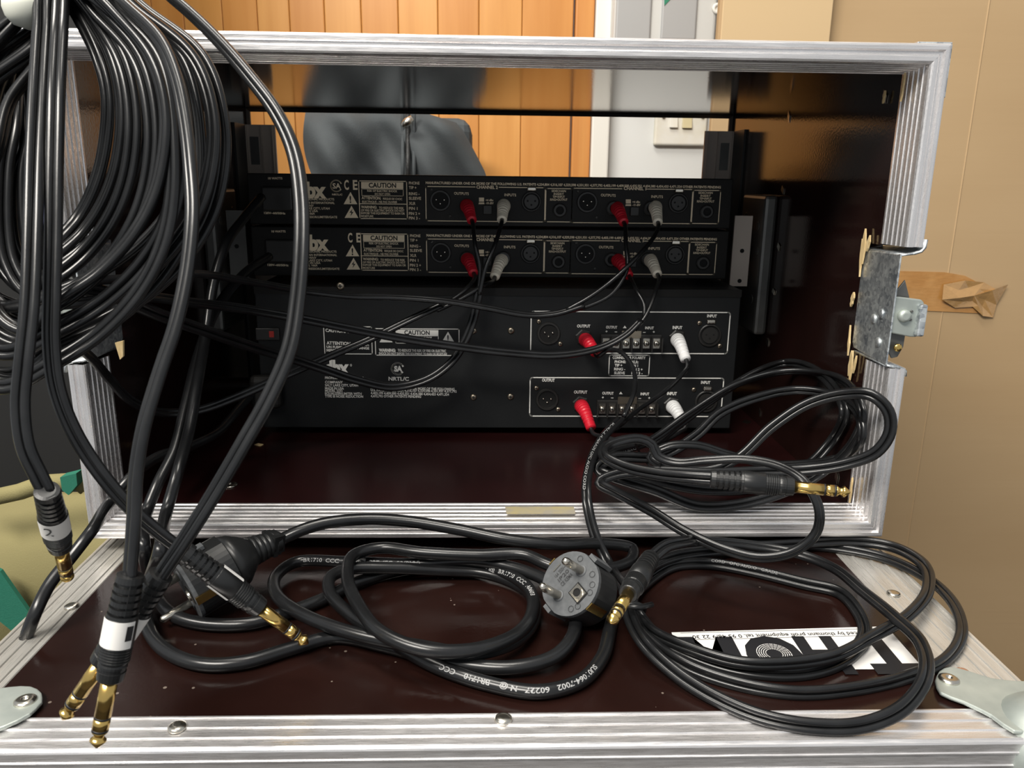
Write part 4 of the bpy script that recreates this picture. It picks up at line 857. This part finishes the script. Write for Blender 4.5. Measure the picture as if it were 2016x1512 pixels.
# ================================================================== MAINS LEADS
RM = .0038
def schuko(parent, o, nrm, upv, body=.030):
    """round two-pin plug; o = centre of pin face, nrm = pin direction, upv = direction of pin row"""
    nrm = nrm.normalized(); r_ = (upv-nrm*upv.dot(nrm)).normalized(); s_ = nrm.cross(r_); R = .0185
    def ring(rad, flat): 
        out = []
        for k in range(40):
            th = 2*math.pi*k/40; x = rad*math.cos(th); z = rad*math.sin(th); x = max(-flat, min(flat, x)); out.append(o+r_*x+s_*z)
        return out
    MB().prism(ring(R, .0178), -nrm*.0022).build('pin_face', greyface, parent)
    MB().prism([p-nrm*.0022 for p in ring(R*1.02, .0178)], -nrm*body*.62).build('plug_body', plugblk, parent)
    MB().lathe(o-nrm*(body*.62+.002), -nrm, [(0, R*.97), (.006, R*.86), (.012, R*.6), (.016, R*.42)], 24).build('plug_back', plugblk, parent)
    for sx in (1, -1):
        c_ = o+r_*sx*.0095
        MB().lathe(c_-nrm*.001, nrm, [(0, .0036), (.0016, .0034), (.0018, .0026)], 18).build('pin_collar', greyface, parent)
        MB().lathe(c_, nrm, [(0, .0024), (.0165, .0024), (.0180, .0021), (.0190, .0012), (.0192, .0003)], 18).build('plug_pin', nickel, parent)
    # side keys
        c2 = o+r_*sx*.0183; MB().prism([c2-s_*.0028, c2+s_*.0028, c2+s_*.0028+r_*sx*.0022, c2-s_*.0028+r_*sx*.0022], -nrm*.018).build('side_key', greyface, parent)
    ec = o-s_*.0085
    w1, h1 = .0042, .0048
    sq = [ec+r_*w1+s_*h1, ec-r_*w1+s_*h1, ec-r_*w1-s_*h1, ec+r_*w1-s_*h1]; MB().prism(sq, nrm*.0004).build('earth_recess', holem, parent)
    MB().prism([ec+(p-ec)*.85 for p in sq], nrm*.0009).build('earth_plate', nickel, parent)
    MB().lathe(ec, nrm, [(0.0009, .0033), (.0018, .0032), (.0018, .0024), (.0006, .0024)], 20, cap=False, smooth=False).build('earth_socket', nickel, parent)
    MB().lathe(ec+nrm*.0008, nrm, [(0, .0024), (.0003, .0024)], 16).build('earth_hole', holem, parent)
    for sg in (-1, 1):
        e0 = o+s_*sg*(R+.0003); MB().prism([e0-r_*.0024, e0+r_*.0024, e0+r_*.0024-nrm*.017, e0-r_*.0024-nrm*.017], s_*sg*.0007).build('earth_clip', gold, parent)
    mb = MB()
    c_ = o+nrm*.0004
    for (a_, b_, h_, w_, tx) in ((.001, .009, .0022, .0085, '16A 250V~'), (.001, .0055, .0022, .0085, 'IP20'), (.000, .002, .0024, .009, 'CE KEMA')): 
        text_at(mb, tx, c_+s_*b_-r_*w_*.5, r_*w_, s_*h_, .01)
    for th in (-2.2, -1.9, -1.2, -.9, -.5, .4):
        q = c_+(r_*math.cos(th)+s_*math.sin(th))*.0148; strip(mb, [q+(r_*math.cos(k*.7)+s_*math.sin(k*.7))*.0017 for k in range(9)], .0003, nrm)
    q = c_+s_*.0135
    mb.build('engraved_marks', engr, parent)
    MB().prism([c_+s_*.013-r_*.003, c_+s_*.013+r_*.003, c_+s_*.0138+r_*.003, c_+s_*.0138-r_*.003], nrm*.0001).build('bright_slot', nickel, parent)
    return o-nrm*(body*.62+.016)
def cam_dir(rx, uy, tow): return RT*rx+UP*uy-FW*tow
# lead X -> schuko in the centre
mx_ = thing('mains_lead', 'thick black mains lead coiled on the lower lid, grey plug face towards the viewer', 'power cable', (0, -.05, LID))
oF = lid(1122, 1148, .031)
backF = schuko(mx_, oF, cam_dir(-.60, .50, .74), cam_dir(-.66, -.72, -.2) if False else cam_dir(.70, .72, 0))
h = lambda px, py, z=.0040: lid(px, py, z)
PX = [y(515, 388, .19), y(480, 430, .16), y(445, 480, .13), y(420, 560, .11), y(405, 660, .09), y(388, 760, .05), y(372, 850, .02), y(350, 930, -.012), y(327, 1010, -.03), dep(315, 1085, .425), h(290, 1165, .012), h(288, 1225, .006), h(325, 1280), h(400, 1308), h(480, 1304), h(570, 1278), h(660, 1254), h(760, 1272), h(890, 1305, .005), h(1010, 1314, .006), h(1092, 1292, .007), h(1130, 1245, .009), h(1125, 1195, .010), h(1070, 1140, .012), h(950, 1106, .012), h(800, 1110, .011), h(680, 1106, .010), h(585, 1106, .008), h(545, 1132, .008), h(545, 1172, .010), h(600, 1212, .012), h(700, 1248, .013), h(820, 1272, .012), h(930, 1286, .011), h(1015, 1262, .008), h(1052, 1215, .006), h(1040, 1165, .005), h(960, 1130, .005), h(860, 1122, .008), h(760, 1118, .012), h(690, 1120, .014), h(652, 1135, .014), h(650, 1168, .012), h(690, 1210, .010), h(770, 1262, .007), h(860, 1312, .005), h(960, 1346), h(1060, 1362), h(1140, 1342), h(1185, 1295), h(1198, 1250, .006), backF+cam_dir(-.60, .50, .74)*-.014, backF+cam_dir(-.60, .50, .74).normalized()*.003]
# drop the doubled turn points that would fold the lead
_, px_ = cord(mx_, PX, RM, False, material=rubber2, n=14)
cord_text(mx_, px_, 'SU01064-7002   60227   N @    BR1710    CCC', (1165, 1322), (870, 1316), .0026, -.15, 0)
cord_text(mx_, px_, 'BR1710  CCC  A0603-7  227  IEC  53(RVV)', (600, 1106), (830, 1112), .0024, .1, 0)
# lead Y : second one, plug E at left
my = thing('mains_lead', 'thick black mains lead whose round plug lies at the left, over the coil', 'power cable', (-.1, -.03, LID))
oE = lid(366, 1160, .020)
nE = (lid(300, 1212, .006)-lid(352, 1186, .010)).normalized()
nE = (nE+V((0, -.15, -.05))).normalized()
backE = schuko(my, oE, nE, V((.55, .45, .75)), .040)
dE = (lid(548, 1066, .030)-backE); 
boot(my, [backE+nE*.004, backE.lerp(lid(470, 1098, .028), .6), lid(505, 1082, .030), lid(548, 1064, .031)], .0105, .0068, plugblk, 'strain_relief')
for k in range(3):
    q = backE.lerp(lid(548, 1064, .031), .62+.14*k); MB().lathe(q, dE, [(0, .0092-.0007*k), (.0028, .0092-.0007*k), (.0028, .006), (0, .006)], 4, smooth=False).build('relief_collar', plugblk, my)
PY = [y(530, 505, .19), y(480, 540, .15), y(425, 610, .11), y(390, 700, .08), y(365, 800, .045), y(342, 890, .015), y(312, 950, -.005), y(288, 1010, -.02), dep(283, 1075, .45), h(300, 1150, .010), h(335, 1207, .006), h(400, 1228), h(490, 1228), h(560, 1208), h(630, 1182), h(700, 1148), h(800, 1120), h(900, 1116), h(990, 1128, .008), h(1040, 1158, .010), h(1048, 1205, .010), h(1015, 1250, .012), h(930, 1280, .015), h(830, 1278, .018), h(750, 1245, .020), h(705, 1190, .021), h(684, 1135, .021), h(697, 1093, .021), h(750, 1079, .021), h(830, 1088, .021), h(940, 1093, .020), h(1030, 1092, .020), h(1090, 1115, .018), h(1180, 1122, .012), h(1240, 1105, .010), h(1245, 1080, .012), h(1180, 1070, .018), h(1100, 1072, .024), h(1000, 1062, .028), h(900, 1042, .032), h(800, 1026, .036), h(720, 1022, .038), h(640, 1030, .038), h(585, 1047, .035), h(550, 1064, .031)]
_, py_ = cord(my, PY, RM, False, material=rubber2, n=14)
cord_text(my, py_, '-7002  60227  N @  BR1710  CCC  A0603', (870, 1140), (1060, 1180), .0026, .1, 0)
# lead Z : from the tall unit off the left side
mz = thing('mains_lead', 'thick black mains lead leaving the tall unit, down over the left side', 'power cable', (-.25, 0, 0))
PZ = [y(500, 770, .185), y(470, 805, .15), y(430, 850, .11), y(370, 880, .07), y(310, 900, .03), y(262, 935, .0), y(215, 990, -.015), dep(180, 1045, .47), dep(140, 1097, .46), dep(98, 1150, .45), dep(66, 1215, .44), dep(30, 1330, .46), dep(0, 1450, .5)]
cord(mz, PZ, .0036, False, material=rubber2, n=14)
